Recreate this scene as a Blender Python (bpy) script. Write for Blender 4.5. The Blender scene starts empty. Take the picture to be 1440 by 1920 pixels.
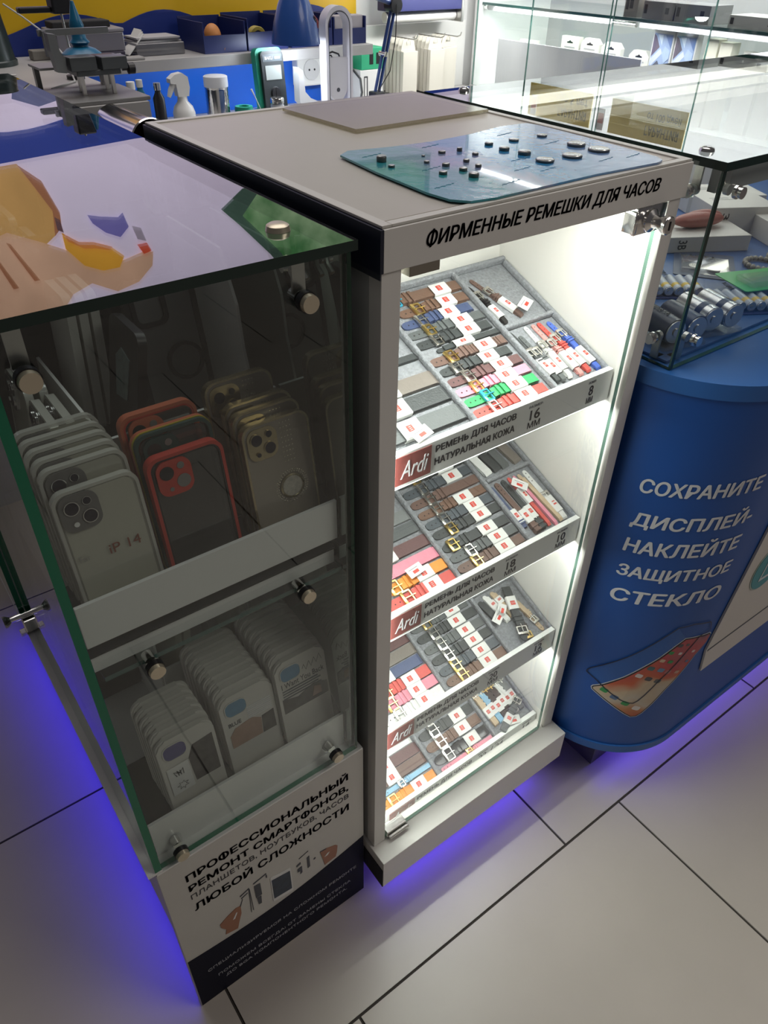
import bpy, bmesh, math, random
from mathutils import Vector, Matrix, Euler
random.seed(7)
SC = bpy.context.scene
COL = SC.collection
PI = math.pi

# ------------------------------------------------------------------ camera
cam_d = bpy.data.cameras.new('camera')
cam = bpy.data.objects.new('camera', cam_d)
COL.objects.link(cam)
cam_d.sensor_fit = 'HORIZONTAL'; cam_d.sensor_width = 36.0
cam_d.lens = 1400.66 / 1440 * 36.0
cam_d.clip_start = 0.01; cam_d.clip_end = 60
CR = [[0.8030586780580002, -0.595724534565599, 0.014458164200627427],
      [-0.35763891009714943, -0.5012338207165794, -0.7879461066292593],
      [0.47664574851767527, 0.627596156683807, -0.6155744427227297]]
cm = Matrix(((CR[0][0], -CR[1][0], -CR[2][0], -0.3627073),
             (CR[0][1], -CR[1][1], -CR[2][1], -0.4871218),
             (CR[0][2], -CR[1][2], -CR[2][2], 1.2975283),
             (0, 0, 0, 1)))
cam.matrix_world = cm
SC.camera = cam

# ------------------------------------------------------------------ view, world, lights
SC.view_settings.view_transform = 'Standard'
SC.view_settings.look = 'None'
SC.view_settings.gamma = 1.0
SC.view_settings.use_curve_mapping = False
SC.view_settings.exposure = 0.0
try:
    SC.cycles.transparent_max_bounces = 40
    SC.cycles.max_bounces = 10
    SC.cycles.caustics_reflective = False
    SC.cycles.caustics_refractive = False
except Exception:
    pass
world = bpy.data.worlds.new('hall_ambient'); SC.world = world
world.use_nodes = True
bgn = world.node_tree.nodes['Background']
bgn.inputs[0].default_value = (0.62, 0.58, 0.60, 1)
bgn.inputs[1].default_value = 0.095

def area(name, loc, target, sx, sy, power, color=(1, 1, 1), spread=PI):
    l = bpy.data.lights.new(name, 'AREA'); l.shape = 'RECTANGLE'
    l.size = sx; l.size_y = sy; l.energy = power; l.color = color; l.spread = spread
    o = bpy.data.objects.new(name, l); COL.objects.link(o)
    o.location = loc
    d = Vector(target) - Vector(loc)
    o.rotation_euler = d.to_track_quat('-Z', 'Y').to_euler()
    return o

# hall ceiling lamps over the kiosk
area('hall_ceiling_lamp', (0.7, 1.1, 2.95), (0.7, 1.1, 0), 2.4, 1.6, 32, (1.0, 0.95, 0.93))
area('hall_ceiling_lamp', (1.5, -1.7, 2.95), (1.2, -1.2, 0), 1.4, 1.2, 22, (1.0, 0.93, 0.86))
# strip lights of the strap cabinet (under its fascia and behind its two front stiles)
area('cabinet_strip_lamp', (0.204, 0.030, 1.066), (0.204, 0.050, 0.5), 0.34, 0.02, 1.55, (0.98, 1.0, 0.95))
area('cabinet_strip_lamp', (0.0225, 0.0145, 0.60), (0.20, 0.034, 0.60), 0.008, 0.88, 0.9, (0.97, 1.0, 0.94))
for z_ in (0.8195, 0.5800, 0.3445):
    area('cabinet_strip_lamp', (0.204, 0.0265, z_ - 0.0008), (0.204, 0.040, z_ - 0.3), 0.34, 0.006, 0.55, (0.98, 1.0, 0.94))
# blue strips under the furniture
area('blue_strip_lamp', (0.20, 0.000, 0.030), (0.20, -0.010, 0.0), 0.36, 0.006, 0.055, (0.045, 0.010, 1.0))
area('blue_strip_lamp', (-0.305, 0.50, 0.100), (-0.335, 0.50, 0.0), 0.95, 0.010, 0.30, (0.05, 0.025, 1.0), 2.2)
area('blue_strip_lamp', (0.95, -0.06, 0.112), (0.95, -0.09, 0.0), 0.85, 0.012, 0.33, (0.09, 0.03, 1.0), 2.2)
# lights of the back shelf, the counter case and the display tower
area('shelf_strip_lamp', (0.62, 1.29, 1.045), (0.62, 1.42, 0.93), 0.55, 0.02, 0.7, (0.90, 0.95, 1.0))
area('tower_strip_lamp', (1.46, 0.90, 1.50), (1.66, 0.90, 1.0), 0.95, 0.04, 4.0, (0.98, 1.0, 1.0))
area('tower_strip_lamp', (1.4085, 0.90, 1.124), (1.50, 0.90, 0.98), 0.95, 0.010, 1.5, (0.98, 1.0, 1.0))
area('tower_strip_lamp', (1.408, 0.90, 1.53), (1.47, 0.90, 1.05), 0.95, 0.02, 3.0, (0.98, 1.0, 1.0))  # added front light, brightens the goods in the tower
area('board_fill_light', (1.20, 1.26, 1.19), (1.22, 1.46, 1.02), 0.40, 0.02, 1.1, (1.0, 0.99, 0.96))  # added light to brighten the wall by the pegboard, no fitted lamp

# ------------------------------------------------------------------ materials
MATS = {}
def mat(name, col=(0.8, 0.8, 0.8), rough=0.5, metal=0.0, spec=0.5, emit=None, es=0.0,
        noise=0.0, nscale=40.0, bump=0.0, bscale=200.0, trans=0.0, coat=0.0):
    if name in MATS: return MATS[name]
    m = bpy.data.materials.new(name); m.use_nodes = True
    nt = m.node_tree; b = nt.nodes['Principled BSDF']
    b.inputs['Base Color'].default_value = (*col, 1)
    b.inputs['Roughness'].default_value = rough
    b.inputs['Metallic'].default_value = metal
    b.inputs['Specular IOR Level'].default_value = spec
    if trans: b.inputs['Transmission Weight'].default_value = trans
    if coat: b.inputs['Coat Weight'].default_value = coat
    if emit:
        b.inputs['Emission Color'].default_value = (*emit, 1)
        b.inputs['Emission Strength'].default_value = es
    if noise or bump:
        tc = nt.nodes.new('ShaderNodeTexCoord')
    if noise:
        n = nt.nodes.new('ShaderNodeTexNoise'); n.inputs['Scale'].default_value = nscale
        n.inputs['Detail'].default_value = 5
        nt.links.new(tc.outputs['Object'], n.inputs['Vector'])
        mx = nt.nodes.new('ShaderNodeMix'); mx.data_type = 'RGBA'
        mx.inputs[6].default_value = (*[c * (1 - noise) for c in col], 1)
        mx.inputs[7].default_value = (*[min(1, c * (1 + noise)) for c in col], 1)
        nt.links.new(n.outputs[0], mx.inputs[0]); nt.links.new(mx.outputs[2], b.inputs['Base Color'])
    if bump:
        n2 = nt.nodes.new('ShaderNodeTexNoise'); n2.inputs['Scale'].default_value = bscale
        n2.inputs['Detail'].default_value = 3
        nt.links.new(tc.outputs['Object'], n2.inputs['Vector'])
        bp = nt.nodes.new('ShaderNodeBump'); bp.inputs['Strength'].default_value = bump
        bp.inputs['Distance'].default_value = 0.002
        nt.links.new(n2.outputs[0], bp.inputs['Height']); nt.links.new(bp.outputs[0], b.inputs['Normal'])
    MATS[name] = m
    return m

def srgb(r, g, b):
    f = lambda c: (c / 255 / 12.92) if c / 255 <= .04045 else ((c / 255 + .055) / 1.055) ** 2.4
    return (f(r), f(g), f(b))

def glass(name, tint=(0.95, 0.98, 0.965), haze=0.0, hazecol=(0.8, 0.8, 0.78), r0=0.04, grough=0.0, power=5.0, gcol=(1, 1, 1)):
    """thin sheet: transparent + mirror reflection that grows towards grazing angles"""
    if name in MATS: return MATS[name]
    m = bpy.data.materials.new(name); m.use_nodes = True
    nt = m.node_tree; nt.nodes.clear()
    out = nt.nodes.new('ShaderNodeOutputMaterial')
    tr = nt.nodes.new('ShaderNodeBsdfTransparent'); tr.inputs[0].default_value = (*tint, 1)
    gl = nt.nodes.new('ShaderNodeBsdfGlossy'); gl.inputs['Roughness'].default_value = grough
    gl.inputs[0].default_value = (*gcol, 1)
    geo = nt.nodes.new('ShaderNodeNewGeometry')
    dot = nt.nodes.new('ShaderNodeVectorMath'); dot.operation = 'DOT_PRODUCT'
    nt.links.new(geo.outputs['Incoming'], dot.inputs[0]); nt.links.new(geo.outputs['Normal'], dot.inputs[1])
    def mth(op, a, bb=None):
        n = nt.nodes.new('ShaderNodeMath'); n.operation = op
        for i, v in enumerate((a, bb)):
            if v is None: continue
            if isinstance(v, (int, float)): n.inputs[i].default_value = v
            else: nt.links.new(v, n.inputs[i])
        return n.outputs[0]
    ab = mth('ABSOLUTE', dot.outputs['Value'])
    om = mth('SUBTRACT', 1.0, ab)
    pw = mth('POWER', om, power)
    fr = mth('ADD', mth('MULTIPLY', pw, 1 - r0), r0)
    base = tr.outputs[0]
    if haze:
        df = nt.nodes.new('ShaderNodeBsdfDiffuse'); df.inputs[0].default_value = (*hazecol, 1)
        mh = nt.nodes.new('ShaderNodeMixShader'); mh.inputs[0].default_value = haze
        nt.links.new(tr.outputs[0], mh.inputs[1]); nt.links.new(df.outputs[0], mh.inputs[2])
        base = mh.outputs[0]
    mx = nt.nodes.new('ShaderNodeMixShader')
    nt.links.new(fr, mx.inputs[0]); nt.links.new(base, mx.inputs[1]); nt.links.new(gl.outputs[0], mx.inputs[2])
    nt.links.new(mx.outputs[0], out.inputs['Surface'])
    MATS[name] = m
    return m

GLASS = glass('clear_sheet_glass', (0.955, 0.975, 0.965))
SMOKE = glass('smoky_glass', (0.62, 0.66, 0.64))
GEDGE = mat('glass_edge_dark_green', (0.004, 0.022, 0.017), 0.08, spec=0.6)
GEDGEB = mat('glass_edge_emerald', (0.003, 0.17, 0.085), 0.15, spec=0.5)  # green brightened to look lit, that light is in the colour
GEDGET = mat('glass_edge_teal', (0.02, 0.09, 0.08), 0.1, spec=0.6)
WHITE = mat('white_laminate', (0.74, 0.72, 0.68), 0.42, noise=0.03, nscale=9)
WHITEC = mat('white_acrylic', (0.80, 0.80, 0.78), 0.3)
GREYTOP = mat('grey_laminate', srgb(186, 181, 172), 0.33, noise=0.05, nscale=14)
NAVY = mat('navy_laminate', (0.010, 0.013, 0.030), 0.35)
BLUE = mat('blue_laminate', (0.005, 0.068, 0.30), 0.45, noise=0.04, nscale=6)
BLUEB = mat('blue_rim', (0.020, 0.108, 0.35), 0.42)
CHROME = mat('chrome', (0.78, 0.77, 0.75), 0.14, 1.0)
STEEL = mat('brushed_steel', (0.55, 0.54, 0.52), 0.32, 1.0)
GOLD = mat('gold_metal', (0.86, 0.66, 0.28), 0.22, 1.0)
BRASS = mat('satin_brass_cap', (0.62, 0.55, 0.42), 0.35, 0.7)
BLACK = mat('black_plastic', (0.012, 0.012, 0.014), 0.4)
BLACKM = mat('black_matt', (0.02, 0.02, 0.022), 0.8)
INK = mat('black_ink', (0.018, 0.018, 0.025), 0.55)
INKW = mat('white_ink', (0.72, 0.72, 0.74), 0.5)
INKG = mat('grey_ink', (0.065, 0.07, 0.085), 0.55)
FELT = mat('grey_felt', (0.27, 0.28, 0.30), 0.95, noise=0.55, nscale=260, bump=0.9, bscale=500)
PAPER = mat('white_paper', (0.74, 0.74, 0.72), 0.6)
RED = mat('red_print', (0.62, 0.05, 0.03), 0.5)
ARDI = mat('maroon_print', (0.22, 0.052, 0.045), 0.5)

# ------------------------------------------------------------------ mesh builder
def rrect(w, h, r, n=5, cx=0, cy=0):
    r = min(r, w / 2 - 1e-5, h / 2 - 1e-5); pts = []
    for (sx, sy, a0) in ((1, 1, 0), (-1, 1, 90), (-1, -1, 180), (1, -1, 270)):
        for k in range(n + 1):
            a = math.radians(a0 + 90 * k / n)
            pts.append((cx + sx * (w / 2 - r) + r * math.cos(a), cy + sy * (h / 2 - r) + r * math.sin(a)))
    return pts
def circ(r, n=20, cx=0, cy=0, ry=None):
    ry = r if ry is None else ry
    return [(cx + r * math.cos(2 * PI * k / n), cy + ry * math.sin(2 * PI * k / n)) for k in range(n)]

class MB:
    def __init__(s):
        s.bm = bmesh.new(); s.mi = 0; s.M = Matrix()
    def _v(s, co): return s.bm.verts.new(s.M @ Vector(co))
    def _f(s, vs):
        try:
            f = s.bm.faces.new(vs); f.material_index = s.mi; return f
        except ValueError: return None
    def box(s, x0, x1, y0, y1, z0, z1, bev=0.0, seg=2, edge=None):
        """edge=(axis) -> the four faces not facing that axis get material index 1 (glass edges)"""
        v = [s._v((x, y, z)) for x in (x0, x1) for y in (y0, y1) for z in (z0, z1)]
        q = {'-x': (0, 1, 3, 2), '+x': (4, 6, 7, 5), '-y': (0, 4, 5, 1), '+y': (2, 3, 7, 6), '-z': (0, 2, 6, 4), '+z': (1, 5, 7, 3)}
        fs = []
        for k, ids in q.items():
            f = s._f([v[i] for i in ids])
            if edge and f and k[1] != edge: f.material_index = s.mi + 1
            fs.append(f)
        if bev:
            es = set(e for f in fs for e in f.edges)
            bmesh.ops.bevel(s.bm, geom=list(es), offset=bev, segments=seg, affect='EDGES', profile=0.5)
        return s
    def _map(s, plane, u, v, w):
        return {'xy': (u, v, w), 'xz': (u, w, v), 'yz': (w, u, v)}[plane]
    def prism(s, pts, a, b, plane='xy', side=None):
        lo = [s._v(s._map(plane, u, v, a)) for u, v in pts]; hi = [s._v(s._map(plane, u, v, b)) for u, v in pts]
        s._f(lo[::-1]); s._f(hi)
        n = len(pts)
        for i in range(n):
            f = s._f([lo[i], lo[(i + 1) % n], hi[(i + 1) % n], hi[i]])
            if side is not None and f: f.material_index = side
        return s
    def ring(s, po, pi, a, b, plane='xy'):
        n = len(po)
        L = [[s._v(s._map(plane, u, v, w)) for u, v in p] for p, w in ((po, a), (pi, a), (po, b), (pi, b))]
        for i in range(n):
            j = (i + 1) % n
            s._f([L[0][i], L[0][j], L[2][j], L[2][i]]); s._f([L[1][j], L[1][i], L[3][i], L[3][j]])
            s._f([L[0][j], L[0][i], L[1][i], L[1][j]]); s._f([L[2][i], L[2][j], L[3][j], L[3][i]])
        return s
    def cyl(s, p0, p1, r0, r1=None, n=20, caps=True):
        r1 = r0 if r1 is None else r1
        p0 = Vector(p0); p1 = Vector(p1); d = (p1 - p0).normalized()
        a = d.orthogonal().normalized(); b = d.cross(a)
        A = []; B = []
        for k in range(n):
            t = 2 * PI * k / n; o = a * math.cos(t) + b * math.sin(t)
            A.append(s._v(p0 + o * r0)); B.append(s._v(p1 + o * r1))
        for k in range(n): s._f([A[k], A[(k + 1) % n], B[(k + 1) % n], B[k]])
        if caps: s._f(A[::-1]); s._f(B)
        return s
    def lathe(s, prof, c=(0, 0, 0), n=28, axis='z', close=True):
        rings = []
        for r, z in prof:
            ring = []
            for k in range(n):
                t = 2 * PI * k / n; x, y = max(r, 1e-5) * math.cos(t), max(r, 1e-5) * math.sin(t)
                p = {'z': (x, y, z), 'y': (x, z, y), 'x': (z, x, y)}[axis]
                ring.append(s._v((c[0] + p[0], c[1] + p[1], c[2] + p[2])))
            rings.append(ring)
        for A, B in zip(rings, rings[1:]):
            for k in range(n): s._f([A[k], A[(k + 1) % n], B[(k + 1) % n], B[k]])
        if close: s._f(rings[0][::-1]); s._f(rings[-1])
        return s
    def tube(s, pts, r, n=10, caps=True):
        pts = [Vector(p) for p in pts]; rings = []
        up = None
        for i, p in enumerate(pts):
            d = (pts[min(i + 1, len(pts) - 1)] - pts[max(i - 1, 0)]).normalized()
            if up is None: up = d.orthogonal().normalized()
            a = (up - d * up.dot(d)).normalized(); up = a; b = d.cross(a)
            rr = r[i] if isinstance(r, (list, tuple)) else r
            rings.append([s._v(p + (a * math.cos(2 * PI * k / n) + b * math.sin(2 * PI * k / n)) * rr) for k in range(n)])
        for A, B in zip(rings, rings[1:]):
            for k in range(n): s._f([A[k], A[(k + 1) % n], B[(k + 1) % n], B[k]])
        if caps: s._f(rings[0][::-1]); s._f(rings[-1])
        return s
    def band(s, path, w0, w1, t):
        """a ribbon: path of (x,z) points swept from y=w0 to y=w1 with thickness t"""
        n = len(path); P = [Vector((x, 0, z)) for x, z in path]; rows = []
        for i in range(n):
            d = (P[min(i + 1, n - 1)] - P[max(i - 1, 0)]).normalized(); nn = Vector((-d.z, 0, d.x)) * t
            rows.append([s._v((P[i].x, w0, P[i].z)), s._v((P[i].x, w1, P[i].z)),
                         s._v((P[i].x + nn.x, w1, P[i].z + nn.z)), s._v((P[i].x + nn.x, w0, P[i].z + nn.z))])
        for A, B in zip(rows, rows[1:]):
            for k in range(4): s._f([A[k], A[(k + 1) % 4], B[(k + 1) % 4], B[k]])
        s._f(rows[0][::-1]); s._f(rows[-1])
        return s
    def sph(s, c, rx, ry=None, rz=None, nu=20, nv=12):
        ry = rx if ry is None else ry; rz = rx if rz is None else rz
        prev = None
        for j in range(nv + 1):
            ph = -PI / 2 + PI * j / nv; R = max(math.cos(ph), 1e-4)
            ring = [s._v((c[0] + rx * R * math.cos(2 * PI * k / nu), c[1] + ry * R * math.sin(2 * PI * k / nu), c[2] + rz * math.sin(ph))) for k in range(nu)]
            if prev:
                for k in range(nu): s._f([prev[k], prev[(k + 1) % nu], ring[(k + 1) % nu], ring[k]])
            prev = ring
        return s
    def mesh(s, name, mats, smooth=False, recalc=True):
        if recalc: bmesh.ops.recalc_face_normals(s.bm, faces=s.bm.faces[:])
        me = bpy.data.meshes.new(name); s.bm.to_mesh(me); s.bm.free()
        for m in (mats if isinstance(mats, (list, tuple)) else [mats]): me.materials.append(m)
        if smooth:
            for p in me.polygons: p.use_smooth = True
            try: me.set_sharp_from_angle(angle=math.radians(38))
            except Exception: pass
        return me

def tag(o, label=None, cat=None, group=None, kind=None):
    if label: o['label'] = label
    if cat: o['category'] = cat
    if group: o['group'] = group
    if kind: o['kind'] = kind
    return o
def thing(name, label, cat, loc=(0, 0, 0), M=None, group=None, rz=0.0):
    o = bpy.data.objects.new(name, None); COL.objects.link(o)
    o.empty_display_size = 0.05
    if M is not None: o.matrix_world = M
    else:
        o.location = loc; o.rotation_euler = (0, 0, rz)
    return tag(o, label, cat, group)
def link(name, me, parent=None, label=None):
    o = bpy.data.objects.new(name, me); COL.objects.link(o)
    if parent is not None: o.parent = parent
    if label: o['label'] = label
    return o
def root_of(o):
    while o.parent: o = o.parent
    return o
def part(name, mb, mats, parent, smooth=False, world=False, label=None):
    """world=True: the builder's coordinates are room coordinates and the thing is not rotated"""
    if world:
        off = Vector((0, 0, 0)); p = parent
        while p: off += p.location; p = p.parent
        bmesh.ops.translate(mb.bm, verts=mb.bm.verts[:], vec=-off)
    return link(name, mb.mesh(name, mats, smooth), parent, label)
def solo(name, mb, mats, label, cat, group=None, smooth=False, M=None):
    """a thing that is one mesh: origin at the middle of its underside"""
    vs = [v.co for v in mb.bm.verts]
    c = Vector(((min(v.x for v in vs) + max(v.x for v in vs)) / 2, (min(v.y for v in vs) + max(v.y for v in vs)) / 2, min(v.z for v in vs)))
    bmesh.ops.translate(mb.bm, verts=mb.bm.verts[:], vec=-c)
    o = link(name, mb.mesh(name, mats, smooth)); o.location = c
    return tag(o, label, cat, group)
def struct(name, mb, mats, smooth=False):
    o = link(name, mb.mesh(name, mats, smooth)); o['kind'] = 'structure'; return o
def copy_tree(o, parent=None, M=None, label=None, group=None):
    c = o.copy(); COL.objects.link(c)
    if parent is not None: c.parent = parent
    if M is not None: c.matrix_world = M
    if label: c['label'] = label
    if group: c['group'] = group
    for ch in list(o.children): copy_tree(ch, c)
    return c

# ------------------------------------------------------------------ lettering
def glyph_width(body, shear):
    cu = bpy.data.curves.new('measure', 'FONT'); cu.body = body; cu.size = 1.0; cu.shear = shear; cu.resolution_u = 4
    ob = bpy.data.objects.new('measure', cu); COL.objects.link(ob)
    dg = bpy.context.evaluated_depsgraph_get(); dg.update()
    me = bpy.data.meshes.new_from_object(ob.evaluated_get(dg))
    bpy.data.objects.remove(ob); bpy.data.curves.remove(cu)
    xs = [v.co.x for v in me.vertices]; ys = [v.co.y for v in me.vertices]
    r = (min(xs), max(xs), min(ys), max(ys)); bpy.data.meshes.remove(me); return r
def text_mesh(body, w=None, h=None, bold=0.0, depth=0.0003, shear=0.0, align_lines=1.0):
    bars = []
    if 'Ф' in body:                      # drawn as a round letter with an upright stroke
        body2 = body.replace('Ф', 'О'); o_ = glyph_width('О', 0.0)
        for i_, ch in enumerate(body):
            if ch == 'Ф': bars.append((glyph_width(body2[:i_ + 1], 0.0)[1] - (o_[1] - o_[0]) / 2, o_[2], o_[3]))
        body = body2
    cu = bpy.data.curves.new('lettering', 'FONT'); cu.body = body
    cu.size = 1.0;
    cu.offset = 0.0; cu.shear = shear; cu.resolution_u = 4; cu.space_line = align_lines
    ob = bpy.data.objects.new('lettering', cu); COL.objects.link(ob)
    dg = bpy.context.evaluated_depsgraph_get(); dg.update()
    me = bpy.data.meshes.new_from_object(ob.evaluated_get(dg))
    bpy.data.objects.remove(ob); bpy.data.curves.remove(cu)
    if len(me.vertices) == 0: return None
    if bars:
        bm = bmesh.new(); bm.from_mesh(me)
        for cx, y0, y1 in bars:
            a, b = y0 - 0.05, y1 + 0.05
            bm.faces.new([bm.verts.new((cx + q * 0.045 + shear * y, y, 0)) for q, y in ((-1, a), (1, a), (1, b), (-1, b))])
        bm.to_mesh(me); bm.free()
    if bold:
        bm = bmesh.new(); d = bold
        for dx, dy in ((-d, 0), (d, 0), (0, -d * .55), (0, d * .55), (-d * .5, 0), (d * .5, 0)):
            k0 = len(bm.verts); bm.from_mesh(me); bm.verts.ensure_lookup_table()
            for v in bm.verts[k0:]: v.co.x += dx; v.co.y += dy
        bm.to_mesh(me); bm.free()
    xs = [v.co.x for v in me.vertices]; ys = [v.co.y for v in me.vertices]
    x0, y0 = min(xs), min(ys); W = max(xs) - x0 or 1; H = max(ys) - y0 or 1
    if w is None: w = W * h / H
    if h is None: h = H * w / W
    for v in me.vertices:
        v.co.x = (v.co.x - x0) / W * w; v.co.y = (v.co.y - y0) / H * h
        v.co.z = 0.0
    bm = bmesh.new(); bm.from_mesh(me)
    bold or bmesh.ops.remove_doubles(bm, verts=bm.verts[:], dist=1e-7)
    r = bmesh.ops.extrude_face_region(bm, geom=bm.faces[:])
    bmesh.ops.translate(bm, verts=[g for g in r['geom'] if isinstance(g, bmesh.types.BMVert)], vec=(0, 0, depth))
    bmesh.ops.recalc_face_normals(bm, faces=bm.faces[:])
    bm.to_mesh(me); bm.free()
    return me
FRONT = Matrix(((1, 0, 0, 0), (0, 0, -1, 0), (0, 1, 0, 0), (0, 0, 0, 1)))      # text in the xz plane facing -y
LEFTW = Matrix(((0, 0, -1, 0), (-1, 0, 0, 0), (0, 1, 0, 0), (0, 0, 0, 1)))     # text facing -x, running towards -y
def text(body, mat_, parent, loc, w=None, h=None, R=FRONT, bold=0.0, shear=0.0, name='lettering', world=False, slope=0.0, label=None, line=1.0):
    me = text_mesh(body, w, h, bold, shear=shear, align_lines=line)
    if me is None: return None
    if slope:
        for v in me.vertices: v.co.y += v.co.x * slope
    loc = Vector(loc)
    if world:
        p = parent
        while p: loc = loc - p.location; p = p.parent
    me.transform(Matrix.Translation(loc) @ R)
    me.materials.append(mat_)
    return link(name, me, parent, label)
# ================================================================== the setting
W = 0.4076; H = 1.111; D = 0.478
# floor: one mesh, beige tiles of 0.6 m in shifted rows over dark grout
TILE = mat('beige_floor_tile', (0.56, 0.51, 0.45), 0.30, noise=0.10, nscale=5, bump=0.06, bscale=90)
GROUT = mat('dark_grout', (0.05, 0.042, 0.036), 0.9)
m = MB()
m.mi = 1; m.box(-3.4, 4.6, -3.2, 4.9, -0.05, -0.0025); m.mi = 0
T = 0.6; g = 0.0022
for j in range(-6, 9):
    y0 = -0.138 + j * T; y1 = y0 + T
    xo = 0.328 if j % 2 == 0 else 0.473
    for i in range(-8, 8):
        x0 = xo + i * T
        if x0 + T < -3.35 or x0 > 4.55 or y0 > 4.85 or y1 < -3.15: continue
        m.box(max(x0, -3.4) + g, min(x0 + T, 4.6) - g, max(y0, -3.2) + g, min(y1, 4.9) - g, -0.004, 0.0)
struct('floor', m, [TILE, GROUT])

# kiosk back wall behind the work bench
WALLW = mat('white_wall_paint', (0.78, 0.79, 0.78), 0.6)
YEL = mat('yellow_wall_panel', (0.72, 0.44, 0.006), 0.4)
NAVYW = mat('navy_wall_print', (0.012, 0.030, 0.20), 0.4)
m = MB(); m.box(-0.75, 1.78, 1.48, 1.53, 0.0, 1.172); struct('wall_back', m, WALLW)
m = MB(); m.box(1.72, 1.78, 0.3, 1.48, 0.0, 1.55)
struct('wall_right', m, mat('grey_wall_right', (0.36, 0.35, 0.34), 0.6))
# printed wave panel on the back wall
t = thing('wave_panel', 'yellow wall panel with navy wave print behind the work bench', 'wall panel', (0.0, 1.475, 1.0))
m = MB(); m.box(-0.7, 1.0, 1.470, 1.479, 1.0, 1.172); part('board', m, YEL, t, world=True)
def wavez(x):
    return 1.122 + 0.020 * math.sin((x - 0.15) * 2 * PI / 0.38) if x < 0.36 else 1.122 + 0.022 * math.sin((x - 0.38) * 2 * PI / 0.38 + 0.3)
pts = [(-0.7, 1.002)] + [(0.98, 1.002)] + [(x / 100, wavez(x / 100)) for x in range(98, -71, -2)]
m = MB(); m.prism(pts, 1.4665, 1.4698, 'xz'); part('wave_print', m, NAVYW, t, world=True)

# backlit advertising wall across the hall (seen mirrored in the glass tops)
t = thing('lightbox_wall', 'lilac lit advertising wall across the hall, mirrored in the glass top', 'lightbox', (1.0, 4.03, 1.2))
def lit(n, c, s=1.0):
    """backlit print: the printed colour varies softly, as in a photograph"""
    if n in MATS: return MATS[n]
    m_ = mat(n, c, 0.5, emit=c, es=s); t_ = m_.node_tree
    k = t_.nodes.new('ShaderNodeTexNoise'); k.inputs['Scale'].default_value = 3.2; k.inputs['Detail'].default_value = 3
    q = t_.nodes.new('ShaderNodeTexCoord'); t_.links.new(q.outputs['Object'], k.inputs['Vector'])
    x = t_.nodes.new('ShaderNodeMix'); x.data_type = 'RGBA'; v = 0.12 if 'lilac' in n or 'navy' in n else 0.45
    x.inputs[6].default_value = (*[u * (1 - v) for u in c], 1); x.inputs[7].default_value = (*[min(1, u * (1 + v)) for u in c], 1)
    t_.links.new(k.outputs[0], x.inputs[0]); t_.links.new(x.outputs[2], t_.nodes['Principled BSDF'].inputs['Emission Color'])
    return m_
LB = 0.80
m = MB(); m.box(-1.6, 4.4, 4.0, 4.06, 1.2, 3.4); part('panel', m, lit('lit_lilac', (0.62, 0.54, 0.70), LB), t, world=True)
wv = lambda x: 1.70 + 0.045 * math.sin((x - 0.95) * 2 * PI / 1.3 + PI)
pts = [(-1.6, 1.90), (0.5, 1.885), (1.25, 1.845), (4.4, 1.80)] + [(x / 10, wv(x / 10)) for x in range(44, -17, -1)]
m = MB(); m.prism(pts, 3.992, 3.998, 'xz'); part('wave_print', m, lit('lit_navy', (0.02, 0.04, 0.24), LB), t, world=True)
m = MB(); m.prism([(0.66, 1.60), (0.78, 1.645), (0.90, 1.62), (1.02, 1.64), (1.0, 1.60), (0.88, 1.57), (0.80, 1.53), (0.72, 1.50), (0.69, 1.51)], 3.992, 3.998, 'xz')
part('wave_print', m, lit('lit_slate', (0.10, 0.11, 0.22), LB), t, world=True)
# printed picture: a person in an orange top holding yellow food
fig = thing  # (alias kept short)
skin = lit('lit_skin', (0.50, 0.26, 0.13), LB); skin2 = lit('lit_skin_pale', (0.56, 0.34, 0.23), LB)
m = MB(); m.prism([(0.30, 1.905), (0.60, 1.895), (0.70, 2.02), (0.74, 2.16), (0.70, 2.28), (0.62, 2.33), (0.50, 2.38), (0.30, 2.40), (-0.1, 2.3), (-0.1, 1.93)], 3.990, 3.998, 'xz')
part('printed_face', m, lit('lit_ochre', (0.48, 0.27, 0.09), LB), t, world=True)
m = MB(); m.prism([(-0.1, 2.28), (0.30, 2.26), (0.46, 2.22), (0.62, 2.30), (0.80, 2.40), (0.98, 2.50), (1.18, 2.46), (1.24, 2.47), (1.22, 2.55), (1.12, 2.63), (0.98, 2.66), (0.84, 2.58), (0.72, 2.62), (0.60, 2.75), (-0.1, 2.8)], 3.988, 3.996, 'xz')
part('printed_hand', m, skin2, t, world=True)
m = MB()
for q in ([(0.34, 2.28), (0.36, 2.30), (0.44, 2.52), (0.41, 2.52)], [(0.44, 2.27), (0.46, 2.28), (0.56, 2.50), (0.53, 2.50)], [(0.24, 2.30), (0.26, 2.31), (0.33, 2.55), (0.30, 2.55)]): m.prism(q, 3.985, 3.992, 'xz')
part('printed_finger_line', m, lit('lit_brown', (0.30, 0.12, 0.06), LB), t, world=True)
m = MB(); m.prism([(0.74, 2.27), (0.82, 2.34), (0.90, 2.36), (1.0, 2.40), (1.06, 2.46), (1.02, 2.52), (0.92, 2.52), (0.82, 2.47), (0.74, 2.36)], 3.986, 3.994, 'xz')
part('printed_food', m, lit('lit_yellow', (0.62, 0.30, 0.03), LB), t, world=True)
m = MB(); m.prism([(0.745, 2.275), (0.82, 2.335), (0.90, 2.35), (1.0, 2.395), (0.98, 2.41), (0.90, 2.385), (0.84, 2.375), (0.76, 2.32)], 3.983, 3.990, 'xz')
part('printed_food_crust', m, lit('lit_amber', (0.52, 0.17, 0.02), LB), t, world=True)
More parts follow.
